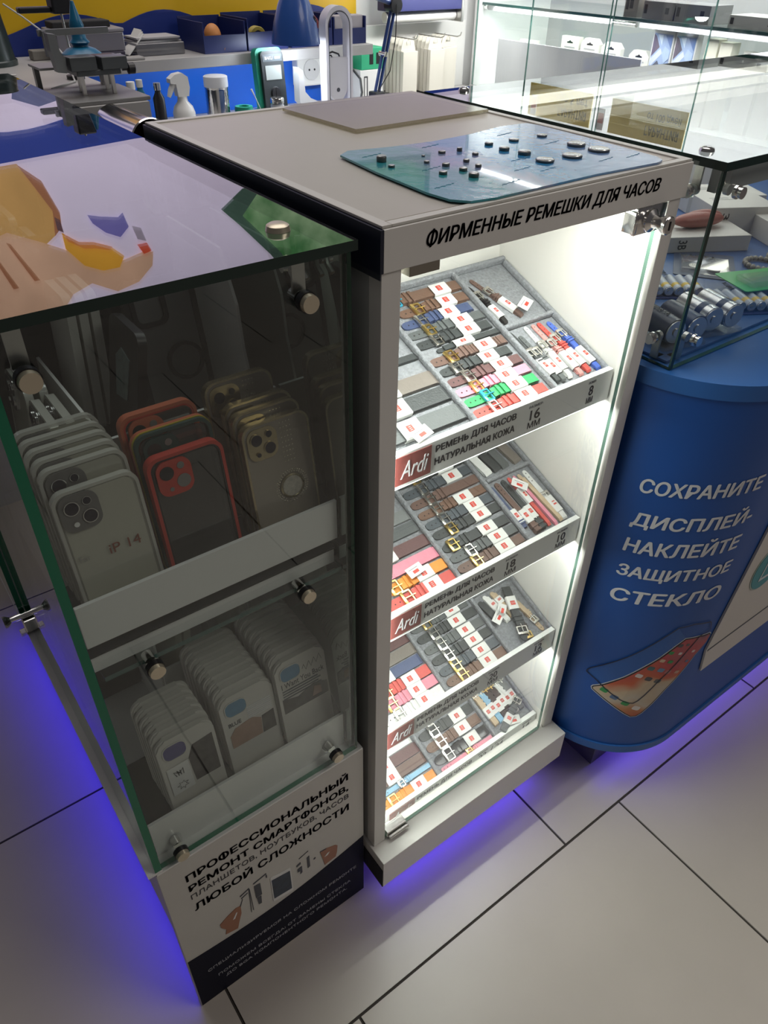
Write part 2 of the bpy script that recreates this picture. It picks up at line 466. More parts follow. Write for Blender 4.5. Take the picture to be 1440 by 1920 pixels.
m = MB(); m.prism([(0.90, 2.20), (0.97, 2.22), (1.07, 2.24), (1.10, 2.22), (1.12, 2.30), (1.06, 2.35), (0.98, 2.31), (0.92, 2.25)], 3.986, 3.994, 'xz')
part('printed_sleeve', m, lit('lit_violet', (0.14, 0.12, 0.36), LB), t, world=True)
m = MB(); m.prism([(0.60, 1.897), (0.70, 1.99), (0.755, 2.16), (0.745, 2.24), (0.70, 2.28), (0.72, 2.15), (0.66, 2.02)], 3.987, 3.995, 'xz')
part('printed_hair', m, lit('lit_brown', (0.30, 0.12, 0.06), LB), t, world=True)
m = MB(); m.prism([(0.72, 2.18), (0.745, 2.20), (0.75, 2.27), (0.72, 2.25)], 3.986, 3.994, 'xz')
part('printed_hair', m, lit('lit_dark_brown', (0.10, 0.05, 0.06), LB), t, world=True)
m = MB(); m.prism([(1.14, 2.30), (1.19, 2.32), (1.21, 2.40), (1.16, 2.38)], 3.986, 3.994, 'xz')
part('printed_grey_shape', m, lit('lit_grey', (0.30, 0.25, 0.32), LB), t, world=True)  # small grey patch of the printed picture
m = MB(); m.prism([(1.15, 2.41), (1.21, 2.41), (1.23, 2.46), (1.18, 2.47)], 3.982, 3.988, 'xz')
part('printed_red_nail', m, lit('lit_red', (0.55, 0.07, 0.03), LB), t, world=True)
m = MB(); m.prism([(1.72, 2.30), (1.88, 2.20), (2.3, 2.16), (3.4, 2.2), (3.4, 2.95), (2.2, 2.85), (2.04, 2.64), (1.84, 2.42)], 3.988, 3.996, 'xz')
part('printed_leaf_edge', m, lit('lit_dark_leaf', (0.05, 0.09, 0.07), LB), t, world=True)
m = MB(); m.prism([(1.86, 2.36), (1.98, 2.24), (2.3, 2.19), (3.35, 2.22), (3.35, 2.93), (2.25, 2.82), (2.10, 2.62)], 3.982, 3.990, 'xz')
mleaf = lit('lit_green', (0.16, 0.36, 0.16), LB)
nt = mleaf.node_tree; b = nt.nodes['Principled BSDF']
n = nt.nodes.new('ShaderNodeTexNoise'); n.inputs['Scale'].default_value = 3.0; n.inputs['Detail'].default_value = 6
tc = nt.nodes.new('ShaderNodeTexCoord'); nt.links.new(tc.outputs['Object'], n.inputs['Vector'])
rp = nt.nodes.new('ShaderNodeValToRGB'); rp.color_ramp.elements[0].color = (0.02, 0.13, 0.03, 1); rp.color_ramp.elements[1].color = (0.36, 0.52, 0.30, 1)
rp.color_ramp.elements[0].position = 0.35; rp.color_ramp.elements[1].position = 0.68
nt.links.new(n.outputs[0], rp.inputs[0]); nt.links.new(rp.outputs[0], b.inputs['Emission Color']); nt.links.new(rp.outputs[0], b.inputs['Base Color'])
part('printed_leaf', m, mleaf, t, world=True)

# ================================================================== the strap cabinet
cab = thing('strap_cabinet', 'tall white lit cabinet of watch straps in the middle, with glass door', 'cabinet', (0.204, 0.24, 0.0))
def P(name, mb, mats, parent=cab, **k): return part(name, mb, mats, parent, world=True, **k)
SIDEG = mat('shaded_side_laminate', (0.46, 0.46, 0.45), 0.5, noise=0.03, nscale=9)  # white laminate greyed: the shade on the left side is in the colour
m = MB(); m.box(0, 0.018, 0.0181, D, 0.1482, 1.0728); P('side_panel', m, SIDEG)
m = MB(); m.box(0.386, 0.4035, 0.0181, D, 0.1482, 1.0728); P('side_panel', m, WHITE)
m = MB(); m.box(0.0182, 0.3858, D - 0.012, D, 0.1482, 1.0728); P('back_panel', m, WHITE)
m = MB(); m.box(0.0182, 0.3858, 0.2455, 0.2515, 0.1482, 1.0728); P('inner_back_panel', m, WHITE)
m = MB(); m.box(0, 0.021, 0, 0.018, 0.1482, 1.0728, 0.0006); P('front_stile', m, WHITE)
m = MB(); m.box(0.3835, 0.4035, 0, 0.018, 0.1482, 1.0728, 0.0006); P('front_stile', m, WHITE)
m = MB(); m.box(0.001, W - 0.001, 0.014, D - 0.001, 1.100, 1.1095)
m.mi = 1; m.box(0.0, 0.010, 0.0, D, 1.1087, 1.1110, 0.0004); m.box(W - 0.010, W, 0.0, D, 1.1087, 1.1110, 0.0004)
m.box(0.010, W - 0.010, D - 0.01, D, 1.1087, 1.1110, 0.0004); m.box(0.010, W - 0.010, 0.0, 0.009, 1.1087, 1.1110, 0.0004)
P('top_panel', m, [GREYTOP, mat('light_edge_trim', srgb(205, 203, 196), 0.4)])
m = MB(); m.box(0.0005, W, -0.0025, 0.0165, 1.073, 1.1085, 0.0005); fas = P('fascia', m, WHITE)
text('ФИРМЕННЫЕ РЕМЕШКИ ДЛЯ ЧАСОВ', INK, fas, (0.0445, -0.0027, 1.0845), 0.312, 0.0165, bold=0.022, shear=0.22, world=True)
m = MB(); m.box(-0.003, 0.0004, -0.0024, D, 1.073, 1.1085)
P('navy_side_band', m, NAVY); 
m = MB(); m.box(-0.0012, -0.0002, 0.0, D, 1.0665, 1.073); P('side_band_tape', m, mat('dark_grey_tape', (0.05, 0.055, 0.075), 0.5))
m = MB(); m.box(-0.005, W, -0.032, D, 0.0762, 0.1480, 0.0008); pl = P('plinth', m, WHITE)
m = MB(); m.box(-0.0062, -0.0051, -0.0315, D, 0.0766, 0.126); P('plinth_end_cap', m, BLACKM, pl)
m = MB(); m.box(0.05, 0.36, 0.05, 0.44, 0.0, 0.076); P('foot', m, BLACKM)
m = MB(); m.box(0.03, 0.375, 0.001, 0.006, 0.0700, 0.0758)
P('blue_led_strip', m, mat('lit_blue_led', (0.05, 0.02, 0.6), emit=(0.10, 0.03, 1.0), es=6.0))
m = MB(); m.box(0.03, 0.378, 0.012, 0.018, 1.067, 1.0725)
P('led_strip', m, mat('lit_white_led', (0.9, 0.9, 0.9), emit=(0.98, 1.0, 0.95), es=9.0))
mat('lit_white_led', (0.9, 0.9, 0.9), emit=(0.98, 1.0, 0.95), es=9.0)
# felt trays on sloping shelves, each with a printed front strip
ZT = [0.8650, 0.6255, 0.3900, 0.1680]
SL = 0.39; CA = 1 / math.hypot(1, SL); SA = SL * CA; ANG = math.atan(SL)
TRAYZ = [z - 0.010 for z in ZT]
def tray_matrix(k, x, v, rz=0.0, lift=0.0):
    """frame lying on tray k: local x along the room's x, local y up the slope"""
    return Matrix.Translation((x, 0.03 + v * CA - lift * SA, TRAYZ[k] + v * SA + lift * CA)) @ Matrix.Rotation(ANG, 4, 'X') @ Matrix.Rotation(rz, 4, 'Z')
sizes = [('16', '8'), ('18', '10'), ('20', '12'), None]
STRIPW = mat('white_label_strip', (0.84, 0.85, 0.83), 0.4)
for k in range(4):
    z1 = ZT[k]; z0 = z1 - 0.0435
    m = MB(); m.box(0.0214, 0.383, 0.0215, 0.0300, z0, z1, 0.0006); sh = P('tray_front', m, STRIPW)
    if k < 3:
        m = MB(); m.box(0.0350, 0.3700, 0.0225, 0.0290, z0 - 0.0012, z0 - 0.0002); P('shelf_led_strip', m, mat('lit_white_led'), sh)
    m = MB(); m.box(0.0372 if k < 3 else 0.046, 0.086 if k < 3 else 0.0985, 0.0207, 0.0214, z0 + 0.0045, z1 - 0.003); lg = P('logo_plate', m, ARDI, sh)
    x0 = 0.092; wl = 0.122
    if k == 3: x0 = 0.1035
    text('Ardi', INKW, lg, (0.044 if k < 3 else 0.053, 0.0205, z0 + 0.012), 0.038, 0.021, shear=0.35, world=True)
    text('РЕМЕНЬ ДЛЯ ЧАСОВ', INKG, sh, (x0, 0.0213, z0 + 0.0265), wl, 0.0105, bold=0.035, world=True)
    text('НАТУРАЛЬНАЯ КОЖА', INKG, sh, (x0 - 0.0005, 0.0213, z0 + 0.0115), wl, 0.0095, bold=0.035, world=True)
    def size(label, x, w):
        text('РАЗМЕР:', INKG, sh, (x - 0.003, 0.0213, z0 + 0.0345), w + 0.006, 0.0035, world=True)
        text(label, INKG, sh, (x, 0.0213, z0 + 0.0175), w, 0.0138, bold=0.015, world=True)
        text('ММ', INKG, sh, (x - 0.002, 0.0213, z0 + 0.0065), w + 0.004, 0.0088, bold=0.005, world=True)
    if k < 3:
        size(sizes[k][0], 0.2375, 0.017); size(sizes[k][1], 0.341 if k == 0 else 0.339, 0.008 if k == 0 else 0.016)
    else:
        size('22', 0.243, 0.018); size('24', 0.283, 0.018); size('14', 0.351, 0.017)
        text('/', INKG, sh, (0.268, 0.0213, z0 + 0.008), 0.008, 0.026, world=True)
    # tray floor and ridges (felt), in the tray's own slope
    m = MB(); m.M = tray_matrix(k, 0, 0)
    m.box(0.0186, 0.3854, 0.0002, 0.225, -0.006, 0.0, 0)
    for xr in (0.1585, 0.2905):
        m.box(xr - 0.003, xr + 0.003, 0.001, 0.224, 0.0002, 0.009, 0.0025, 3)
    m.box(0.2936, 0.3850, 0.1090, 0.1150, 0.0002, 0.009, 0.0025, 3)
    m.box(0.0190, 0.3850, 0.219, 0.2255, 0.0002, 0.011, 0.0025, 3)
    m.box(0.3795, 0.3853, 0.001, 0.2188, 0.0002, 0.009, 0.0025, 3)
    P('felt_tray', m, FELT)
# glass door with lock and hinges
m = MB(); m.box(0.0213, 0.3745, 0.0030, 0.0080, 0.1500, 1.0715, edge='y'); dr = P('glass_door', m, [GLASS, mat('door_glass_edge', (0.16, 0.28, 0.22), 0.2)])
m = MB(); m.box(0.330, 0.3790, -0.0020, 0.0028, 1.0440, 1.0725, 0.0012); m.box(0.326, 0.332, -0.0035, 0.012, 1.0465, 1.0695, 0.001)
lk = P('lock_plate', m, CHROME, dr, smooth=True)
m = MB(); m.lathe([(0.0125, -0.0021), (0.0122, -0.005), (0.0070, -0.0085), (0.0062, -0.014), (0.0085, -0.019), (0.0098, -0.023), (0.0096, -0.026), (0.0085, -0.027)], (0.3535, 0.0, 1.0575), 28, 'y')
P('lock_cylinder', m, CHROME, lk, smooth=True)
m = MB(); m.box(0.3525, 0.3545, -0.0276, -0.0271, 1.0530, 1.0620); P('keyhole', m, BLACK, lk)
for z in (1.0640, 0.1530):
    m = MB(); m.box(0.0285 if z > 1 else 0.0245, 0.0620, -0.0020, 0.0120, z, z + 0.0105 if z > 1 else z + 0.013, 0.0008)
    if z < 1: m.cyl((0.026, -0.0055, z + 0.004), (0.063, -0.0055, z + 0.004), 0.0034)
    P('hinge', m, STEEL if z < 1 else mat('hinge_olive_metal', (0.30, 0.27, 0.22), 0.4, 0.6), dr)

# ================================================================== left showcase for phone cases
SX0, SX1 = -0.312, -0.011
show = thing('phone_case_showcase', 'tall glass showcase of phone cases at left on a white base', 'showcase', (-0.16, 0.52, 0.0))
def Q(name, mb, mats, parent=show, **k): return part(name, mb, mats, parent, world=True, **k)
BASEW = mat('base_white', (0.60, 0.585, 0.54), 0.5, noise=0.05, nscale=12)
m = MB(); m.box(SX0 + 0.004, SX1 - 0.001, 0.030, 1.03, 0.155, 0.405); Q('base_cabinet', m, BASEW)
m = MB(); m.box(-0.285, -0.04, 0.045, 1.0, 0.0, 0.1548); Q('toe_kick', m, mat('dark_skirting', (0.10, 0.09, 0.12), 0.5))
m = MB(); m.box(SX0 + 0.002, SX0 + 0.0038, 0.03, 1.03, 0.340, 0.343); m.box(SX0 + 0.002, SX0 + 0.0038, 0.03, 1.03, 0.385, 0.388)
Q('side_groove', m, INKG)
m = MB(); m.box(SX0, SX1, 0.0135, 0.0298, 0.003, 0.4045, 0.0006); fp = Q('front_panel', m, BASEW)
# printed poster on the base front
z_c = lambda x: 0.160 - 0.0135 * math.sin((x + 0.31) / 0.30 * PI * 1.02) + 0.0165 * ((x + 0.31) / 0.30) ** 2
pts = [(SX0 + 0.001, 0.006), (SX1 - 0.001, 0.006)] + [(x, z_c(x)) for x in [SX1 - 0.001 - i * 0.01245 for i in range(25)]]
m = MB(); m.prism(pts, 0.0126, 0.0133, 'xz'); Q('navy_print', m, mat('navy_poster_print', (0.004, 0.005, 0.018), 0.6, spec=0.2), fp)
TW = 0.244
for s_, z, h, b_ in (('ПРОФЕССИОНАЛЬНЫЙ', 0.3535, 0.0205, 0.03), ('РЕМОНТ СМАРТФОНОВ,', 0.3270, 0.0175, 0.03), ('ПЛАНШЕТОВ, НОУТБУКОВ, ЧАСОВ', 0.3075, 0.0125, 0.0), ('ЛЮБОЙ СЛОЖНОСТИ', 0.2770, 0.0220, 0.025)):
    text(s_, INK, fp, (-0.2815, 0.0132, z), TW, h, bold=b_, shear=0.0, world=True)
for s_, x, z, w_, h in (('СПЕЦИАЛИЗИРУЕМСЯ НА СЛОЖНОМ РЕМОНТЕ', -0.289, 0.0935, 0.262, 0.0085), ('ПОМОЖЕМ ВСЕГДА: ОТ ЗАМЕНЫ СТЕКЛА', -0.2765, 0.0610, 0.238, 0.0085), ('ДО BGA КОМПОНЕНТНОГО РЕМОНТА.', -0.266, 0.0440, 0.220, 0.0085)):
    text(s_, mat('grey_white_ink', (0.42, 0.42, 0.45), 0.5), fp, (x, 0.0125, z), w_, h, world=True)
HANDC = mat('printed_skin', (0.36, 0.16, 0.09), 0.5)
def flat(pts, y0=0.0126, y1=0.0133): mm = MB(); mm.prism(pts, y0, y1, 'xz'); return mm
Q('printed_hand', flat([(-0.2515, 0.166), (-0.2490, 0.178), (-0.2555, 0.192), (-0.2560, 0.2015), (-0.2440, 0.2105), (-0.2300, 0.2170), (-0.2225, 0.2150), (-0.2235, 0.1950), (-0.2290, 0.1760), (-0.2330, 0.1600)]), HANDC, fp)
Q('printed_hand', flat([(-0.0905, 0.2140), (-0.0800, 0.2130), (-0.0640, 0.2050), (-0.0600, 0.2001), (-0.0615, 0.1830), (-0.0640, 0.1720), (-0.0720, 0.1710), (-0.0840, 0.1690), (-0.0860, 0.1850)]), HANDC, fp)
Q('printed_white_nail', flat([(-0.2375, 0.1930), (-0.2310, 0.2060), (-0.2290, 0.2050), (-0.2340, 0.1930)], 0.0122, 0.0126), PAPER, fp)
Q('printed_white_nail', flat([(-0.0840, 0.1935), (-0.0780, 0.1990), (-0.0745, 0.1985), (-0.0790, 0.1930)], 0.0122, 0.0126), PAPER, fp)
for q in ([(-0.2235, 0.214), (-0.2225, 0.213), (-0.2175, 0.229), (-0.2180, 0.229)], [(-0.2070, 0.2430), (-0.2058, 0.2430), (-0.2085, 0.178), (-0.2092, 0.178)], [(-0.2062, 0.2430), (-0.2052, 0.2430), (-0.2048, 0.180), (-0.2055, 0.180)], [(-0.2205, 0.2405), (-0.2060, 0.2465), (-0.2062, 0.2445), (-0.2205, 0.2385)], [(-0.2195, 0.2330), (-0.2090, 0.2372), (-0.2092, 0.2358), (-0.2195, 0.2315)],
          [(-0.1985, 0.2420), (-0.1890, 0.2400), (-0.1890, 0.2080), (-0.1985, 0.2080)], [(-0.1975, 0.2060), (-0.1905, 0.2050), (-0.1915, 0.1850), (-0.1960, 0.1860)], [(-0.1990, 0.2500), (-0.1780, 0.2550), (-0.1780, 0.2530), (-0.1990, 0.2480)], [(-0.1790, 0.2500), (-0.1775, 0.2500), (-0.1775, 0.2430), (-0.1790, 0.2430)],
          [(-0.1310, 0.2200), (-0.1240, 0.2230), (-0.1240, 0.2180), (-0.1310, 0.2160)], [(-0.1300, 0.2080), (-0.1225, 0.2100), (-0.1225, 0.1930), (-0.1260, 0.1900), (-0.1255, 0.2000), (-0.1300, 0.2000)], [(-0.1130, 0.2230), (-0.1090, 0.2250), (-0.1090, 0.1950), (-0.1130, 0.1930)], [(-0.1260, 0.2350), (-0.1100, 0.2400), (-0.1100, 0.2390), (-0.1260, 0.2340)],
          [(-0.1020, 0.2080), (-0.0990, 0.2090), (-0.0990, 0.2060), (-0.1020, 0.2050)], [(-0.0905, 0.2150), (-0.0800, 0.2130), (-0.0800, 0.2118), (-0.0905, 0.2138)]):
    Q('printed_tool', flat(q), INKG, fp)
Q('printed_phone', flat([(-0.1735, 0.2336), (-0.1725, 0.2350), (-0.1420, 0.2270), (-0.1408, 0.2250), (-0.1405, 0.1620), (-0.1420, 0.1600), (-0.1725, 0.1650), (-0.1738, 0.1670)]), PAPER, fp)
Q('printed_phone_screen', flat([(-0.1720, 0.2270), (-0.1425, 0.2205), (-0.1425, 0.1690), (-0.1720, 0.1735)], 0.0121, 0.0126), mat('printed_cracked_screen', (0.02, 0.035, 0.06), 0.4, noise=0.9, nscale=90), fp)
m = MB(); m.box(SX0 + 0.001, SX1 - 0.001, 0.0135, 1.03, 0.4050, 0.4082); Q('base_top', m, WHITEC)
# glass panes
m = MB(); m.box(-0.326, -0.0145, 0.0125, 1.02, 1.0915, 1.1000, edge='z'); tp = Q('glass_top', m, [glass('top_glass', (0.80, 0.84, 0.83), r0=0.13, power=3.2), GEDGE])
m = MB(); m.box(SX0 + 0.0088, -0.0200, 0.0150, 0.0215, 0.4128, 1.0912, edge='y'); Q('glass_front', m, [glass('front_glass', (0.93, 0.955, 0.945)), GEDGEB])
m = MB(); m.box(-0.0265, -0.0205, 0.0220, 1.01, 0.4085, 1.0912, edge='x'); Q('glass_side', m, [glass('side_glass', (0.35, 0.38, 0.37), r0=0.50, power=3.0, gcol=(0.80, 0.92, 0.86)), GEDGE])
m = MB(); m.box(SX0 + 0.0002, SX0 + 0.0085, 0.0140, 0.56, 0.4128, 1.0890, edge='x'); Q('sliding_glass_door', m, [glass('front_glass'), GEDGEB])
m = MB(); m.box(SX0 - 0.0085, SX0 - 0.0008, 0.505, 1.01, 0.4125, 1.0890, edge='x'); Q('sliding_glass_door', m, [glass('front_glass'), GEDGEB])
m = MB(); m.box(SX0 - 0.009, SX0 + 0.0086, 0.0140, 1.02, 0.4084, 0.4124); Q('door_track', m, WHITEC)
m = MB(); m.box(-0.295, -0.0275, 0.0300, 0.97, 0.7345, 0.7405, edge='z'); Q('glass_shelf', m, [glass('shelf_glass', (0.86, 0.90, 0.88)), GEDGET])
m = MB(); m.box(-0.300, -0.0275, 0.985, 1.0, 0.4085, 1.09); Q('back_board', m, BLACKM)
m = MB(); m.box(-0.298, -0.029, 0.32, 0.33, 0.742, 1.05); Q('dark_divider', m, BLACKM)
m = MB(); m.box(-0.298, -0.029, 0.30, 0.31, 0.4090, 0.733); Q('dark_divider', m, BLACKM)
# brass-capped glass clamps on the front pane
for (x, z) in ((-0.066, 1.0601), (-0.2842, 1.057), (-0.0843, 0.7446), (-0.2524, 0.7425), (-0.0564, 0.4322), (-0.2775, 0.4279)):
    m = MB(); m.cyl((x, 0.0146, z), (x, 0.0090, z), 0.0090, n=24)
    cl = Q('clamp_collar', m, BLACK, smooth=True)
    m = MB(); m.cyl((x, 0.0088, z), (x, 0.0040, z), 0.0080, 0.0076, n=24); Q('clamp_cap', m, BRASS, cl, smooth=True)
    m = MB(); m.cyl((x, 0.0218, z), (x, 0.0330, z), 0.0055, n=16); Q('clamp_bolt', m, CHROME, cl, smooth=True)
    if z > 1: m = MB(); m.box(x - 0.006, x + 0.006, 0.0220, 0.0245, z + 0.004, 1.0900); Q('clamp_bracket', m, STEEL, cl)
m = MB(); m.cyl((-0.0563, 0.068, 1.1002), (-0.0563, 0.068, 1.1045), 0.0105, 0.0095, n=24); m.cyl((-0.0563, 0.068, 1.1045), (-0.0563, 0.068, 1.106), 0.0095, 0.007, n=24)
Q('top_stud', m, BRASS, tp, smooth=True)
m = MB(); m.cyl((-0.305, 0.068, 1.1002), (-0.305, 0.068, 1.1045), 0.0105, 0.0095, n=24); Q('top_stud', m, BLACK, tp, smooth=True)
for xx in (-0.045, -0.034):
    m = MB(); m.tube([(xx, 0.075, 1.090), (xx, 0.074, 1.075), (xx, 0.070, 1.062), (xx, 0.062, 1.056)], 0.0028, 8); Q('corner_bracket', m, STEEL, smooth=True)
m = MB(); m.cyl((-0.052, 0.075, 1.066), (-0.040, 0.075, 1.066), 0.0045); Q('corner_bolt', m, CHROME, smooth=True)
# chrome butterfly lock on the sliding doors
m = MB(); m.box(-0.330, -0.300, 0.492, 0.504, 0.4090, 0.4160, 0.001); m.box(-0.322, -0.306, 0.488, 0.506, 0.4165, 0.4400, 0.002)
lk = Q('door_lock', m, CHROME)
m = MB(); m.lathe([(0.010, -0.030), (0.0095, -0.026), (0.005, -0.020), (0.0055, -0.012), (0.0055, 0.012), (0.005, 0.020), (0.0095, 0.026), (0.010, 0.030)], (-0.316, 0.497, 0.447), 20, 'x'); Q('lock_knob', m, CHROME, lk, smooth=True)
# white acrylic bins
def bin_(z0, zfl, lipz0, lipz1, yl, yb, zb, name='acrylic_bin'):
    m = MB()
    m.box(-0.3005, -0.0290, yl, yl + 0.004, lipz0, lipz1, 0.0005)
    m.box(-0.222 if z0 > .5 else -0.209, -0.0290, yb + 0.0002, yb + 0.004, zfl - 0.002, zb)
    b_ = Q(name, m, WHITEC)
    m = MB(); m.box(-0.3005, -0.0290, yl + 0.0042, yb, zfl - 0.002, zfl); Q('bin_floor', m, BLACKM, b_)
    return b_
bin_(0.742, 0.7640, 0.7795, 0.8300, 0.0340, 0.146, 0.9120)
m = MB(); m.box(-0.300, -0.030, 0.041, 0.145, 0.7408, 0.7618); Q('bin_riser', m, WHITEC)
bin_(0.409, 0.4108, 0.4250, 0.4745, 0.0340, 0.174, 0.5500)
m = MB(); m.box(-0.3004, -0.0291, 0.0345, 0.0375, 0.4086, 0.4248); Q('bin_riser', m, WHITEC)
for (x, y0, y1, z0, z1) in ((-0.2205, 0.1510, 0.318, 0.7410, 0.9310), (-0.2100, 0.1790, 0.298, 0.4090, 0.6600)):
    m = MB(); m.box(x - 0.0015, x + 0.0015, y0, y1, z0, z1); Q('acrylic_divider', m, WHITEC)
m = MB(); m.prism([(0.1510, 0.742), (0.318, 0.742), (0.318, 1.05), (0.195, 1.05), (0.170, 1.0), (0.165, 0.955), (0.1510, 0.905)], -0.0535, -0.0505, 'yz'); Q('acrylic_divider', m, WHITEC)

# ================================================================== right counter with rounded corner
CX, CY, CRAD = 0.575, 0.022, 0.16
counter = thing('sales_counter', 'blue rounded-corner sales counter with white lettering at right', 'counter', (0.95, 0.2, 0.0))
def K(name, mb, mats, parent=counter, **k): return part(name, mb, mats, parent, world=True, **k)
def outline(r, xr=1.385, yb=0.475):
    p = [(CX + r * math.cos(a), CY + r * math.sin(a)) for a in [math.radians(180 + 90 * i / 24) for i in range(25)]]
    return [(CX - r, yb)] + p + [(xr, CY - r), (xr, yb)]
m = MB(); m.prism(outline(CRAD - 0.0002), 0.136, 0.846); K('body', m, BLUE, smooth=True)
m = MB(); m.prism(outline(CRAD + 0.003), 0.118, 0.1358); K('bottom_rim', m, BLUEB, smooth=True)
m = MB(); m.prism(outline(CRAD + 0.003), 0.8462, 0.868); K('top_board', m, BLUEB, smooth=True)
m = MB(); m.box(0.492, 1.36, -0.0525, 0.44, 0.0, 0.1178); K('toe_kick', m, mat('toe_kick_grey', (0.10, 0.095, 0.11), 0.45))
def curve_pt(s, off=0.0):
    r = CRAD + off
    if s >= 0: return (CX + s, CY - r)
    a = -PI / 2 + s / CRAD
    return (CX + r * math.cos(a), CY + r * math.sin(a))
def curve_bend(me, off):
    for v in me.vertices:
        x, y = curve_pt(v.co.x, off + v.co.z); v.co = Vector((x, y, v.co.y))
def curved_poly(name, pts, mat_, parent, off, th=0.0005, hole=None):
    mm = MB(); mm.prism(pts, 0, th, 'xy')
    bmesh.ops.triangulate(mm.bm, faces=mm.bm.faces[:])
    for _ in range(2): 
        es = [e for e in mm.bm.edges if e.calc_length() > 0.012]
        if es: bmesh.ops.subdivide_edges(mm.bm, edges=es, cuts=1); bmesh.ops.triangulate(mm.bm, faces=mm.bm.faces[:])
    o = Vector((0, 0, 0)); p = parent
    while p: o += p.location; p = p.parent
    me = mm.mesh(name, mat_); curve_bend(me, off)
    for v in me.vertices: v.co -= o
    return link(name, me, parent)
INKC = mat('counter_white_ink', (0.60, 0.60, 0.62), 0.5)
for s_, s1, z, h in (('СОХРАНИТЕ', -0.025, 0.6875, 0.0240), ('ДИСПЛЕЙ-', -0.020, 0.6255, 0.0345), ('НАКЛЕЙТЕ', -0.0245, 0.581, 0.0325), ('ЗАЩИТНОЕ', -0.022, 0.530, 0.0270), ('СТЕКЛО', -0.024, 0.4825, 0.0265)):
    me = text_mesh(s_, s1 + 0.1955, h, bold=0.03, shear=0.1)
    for v in me.vertices: v.co.y += z + v.co.x * 0.085; v.co.x += -0.1955
    curve_bend(me, 0.0004)
    for v in me.vertices: v.co -= counter.location
    me.materials.append(INKC); link('lettering', me, counter)
# printed picture: a phone with a protective glass sheet
PH = [(-0.1851, 0.2761), (-0.1829, 0.2808), (-0.17, 0.2908), (-0.1393, 0.3215), (-0.1126, 0.3527), (-0.0938, 0.3735), (-0.0741, 0.3985), (-0.0584, 0.4144), (-0.0285, 0.4103), (-0.0023, 0.4039), (0.0037, 0.3972), (-0.0012, 0.3804), (-0.0209, 0.3592), (-0.0412, 0.3196), (-0.0601, 0.2862), (-0.0749, 0.2538), (-0.0879, 0.2301), (-0.0968, 0.2205), (-0.1074, 0.2189), (-0.1196, 0.2263), (-0.1524, 0.2498), (-0.1728, 0.2638), (-0.1831, 0.2704)]
PR = [(-0.199, 0.3078), (-0.1983, 0.3131), (-0.1937, 0.3207), (-0.1665, 0.3477), (-0.1403, 0.3741), (-0.117, 0.4011), (-0.0964, 0.425), (-0.0794, 0.4437), (-0.0513, 0.4466), (-0.0172, 0.4378), (-0.013, 0.4337), (-0.0066, 0.4133), (-0.0285, 0.4103), (-0.0446, 0.3828), (-0.0592, 0.3523), (-0.0792, 0.315), (-0.0956, 0.2787), (-0.1032, 0.2648), (-0.1104, 0.2574), (-0.1209, 0.2575), (-0.1342, 0.2631), (-0.1582, 0.2795), (-0.179, 0.2962), (-0.1952, 0.305)]
def shrink(p, k):
    cx = sum(a for a, b in p) / len(p); cy = sum(b for a, b in p) / len(p)
    return [(cx + (a - cx) * k, cy + (b - cy) * k) for a, b in p]
def inset(p, d):
    n = len(p); out = []
    area2 = sum(p[i][0] * p[(i + 1) % n][1] - p[(i + 1) % n][0] * p[i][1] for i in range(n)); sg = 1 if area2 > 0 else -1
    for i in range(n):
        a, b, c = p[i - 1], p[i], p[(i + 1) % n]
        e1 = Vector((b[0] - a[0], b[1] - a[1])).normalized(); e2 = Vector((c[0] - b[0], c[1] - b[1])).normalized()
        n1 = Vector((-e1.y, e1.x)); n2 = Vector((-e2.y, e2.x)); nn = (n1 + n2); nn = nn.normalized() if nn.length > 1e-6 else n1
        out.append((b[0] + nn.x * d * sg, b[1] + nn.y * d * sg))
    return out
pic = curved_poly('phone_picture', PH, mat('print_silver', (0.55, 0.56, 0.58), 0.4), counter, 0.0003, 0.0002)
curved_poly('printed_bezel', inset(PH, 0.0015), INK, pic, 0.0006, 0.0002)
scr = mat('printed_phone_wallpaper', (0.5, 0.1, 0.05), 0.45)
nt = scr.node_tree; tc = nt.nodes.new('ShaderNodeTexCoord'); n = nt.nodes.new('ShaderNodeTexNoise'); n.inputs['Scale'].default_value = 16; n.inputs['Detail'].default_value = 1
sx = nt.nodes.new('ShaderNodeSeparateXYZ'); nt.links.new(tc.outputs['Object'], sx.inputs[0])
mr = nt.nodes.new('ShaderNodeMapRange'); mr.inputs[1].default_value = 0.20; mr.inputs[2].default_value = 0.42; nt.links.new(sx.outputs[2], mr.inputs[0])
ad = nt.nodes.new('ShaderNodeMath'); ad.operation = 'MULTIPLY_ADD'; ad.inputs[1].default_value = 0.7; ad.inputs[2].default_value = -0.35; nt.links.new(n.outputs[0], ad.inputs[0])
ad2 = nt.nodes.new('ShaderNodeMath'); ad2.operation = 'ADD'; nt.links.new(ad.outputs[0], ad2.inputs[0]); nt.links.new(mr.outputs[0], ad2.inputs[1])
rp = nt.nodes.new('ShaderNodeValToRGB'); el = rp.color_ramp.elements
el[0].position = 0.0; el[0].color = (0.40, 0.07, 0.03, 1); el[1].position = 1.0; el[1].color = (0.10, 0.05, 0.09, 1)
for p_, c_ in ((0.14, (0.45, 0.20, 0.08, 1)), (0.30, (0.46, 0.40, 0.32, 1)), (0.44, (0.48, 0.36, 0.24, 1)), (0.55, (0.48, 0.10, 0.04, 1)), (0.75, (0.42, 0.05, 0.06, 1)), (0.9, (0.30, 0.08, 0.10, 1))):
    e = el.new(p_); e.color = c_
nt.links.new(tc.outputs['Object'], n.inputs['Vector']); nt.links.new(ad2.outputs[0], rp.inputs[0]); nt.links.new(rp.outputs[0], nt.nodes['Principled BSDF'].inputs['Base Color'])
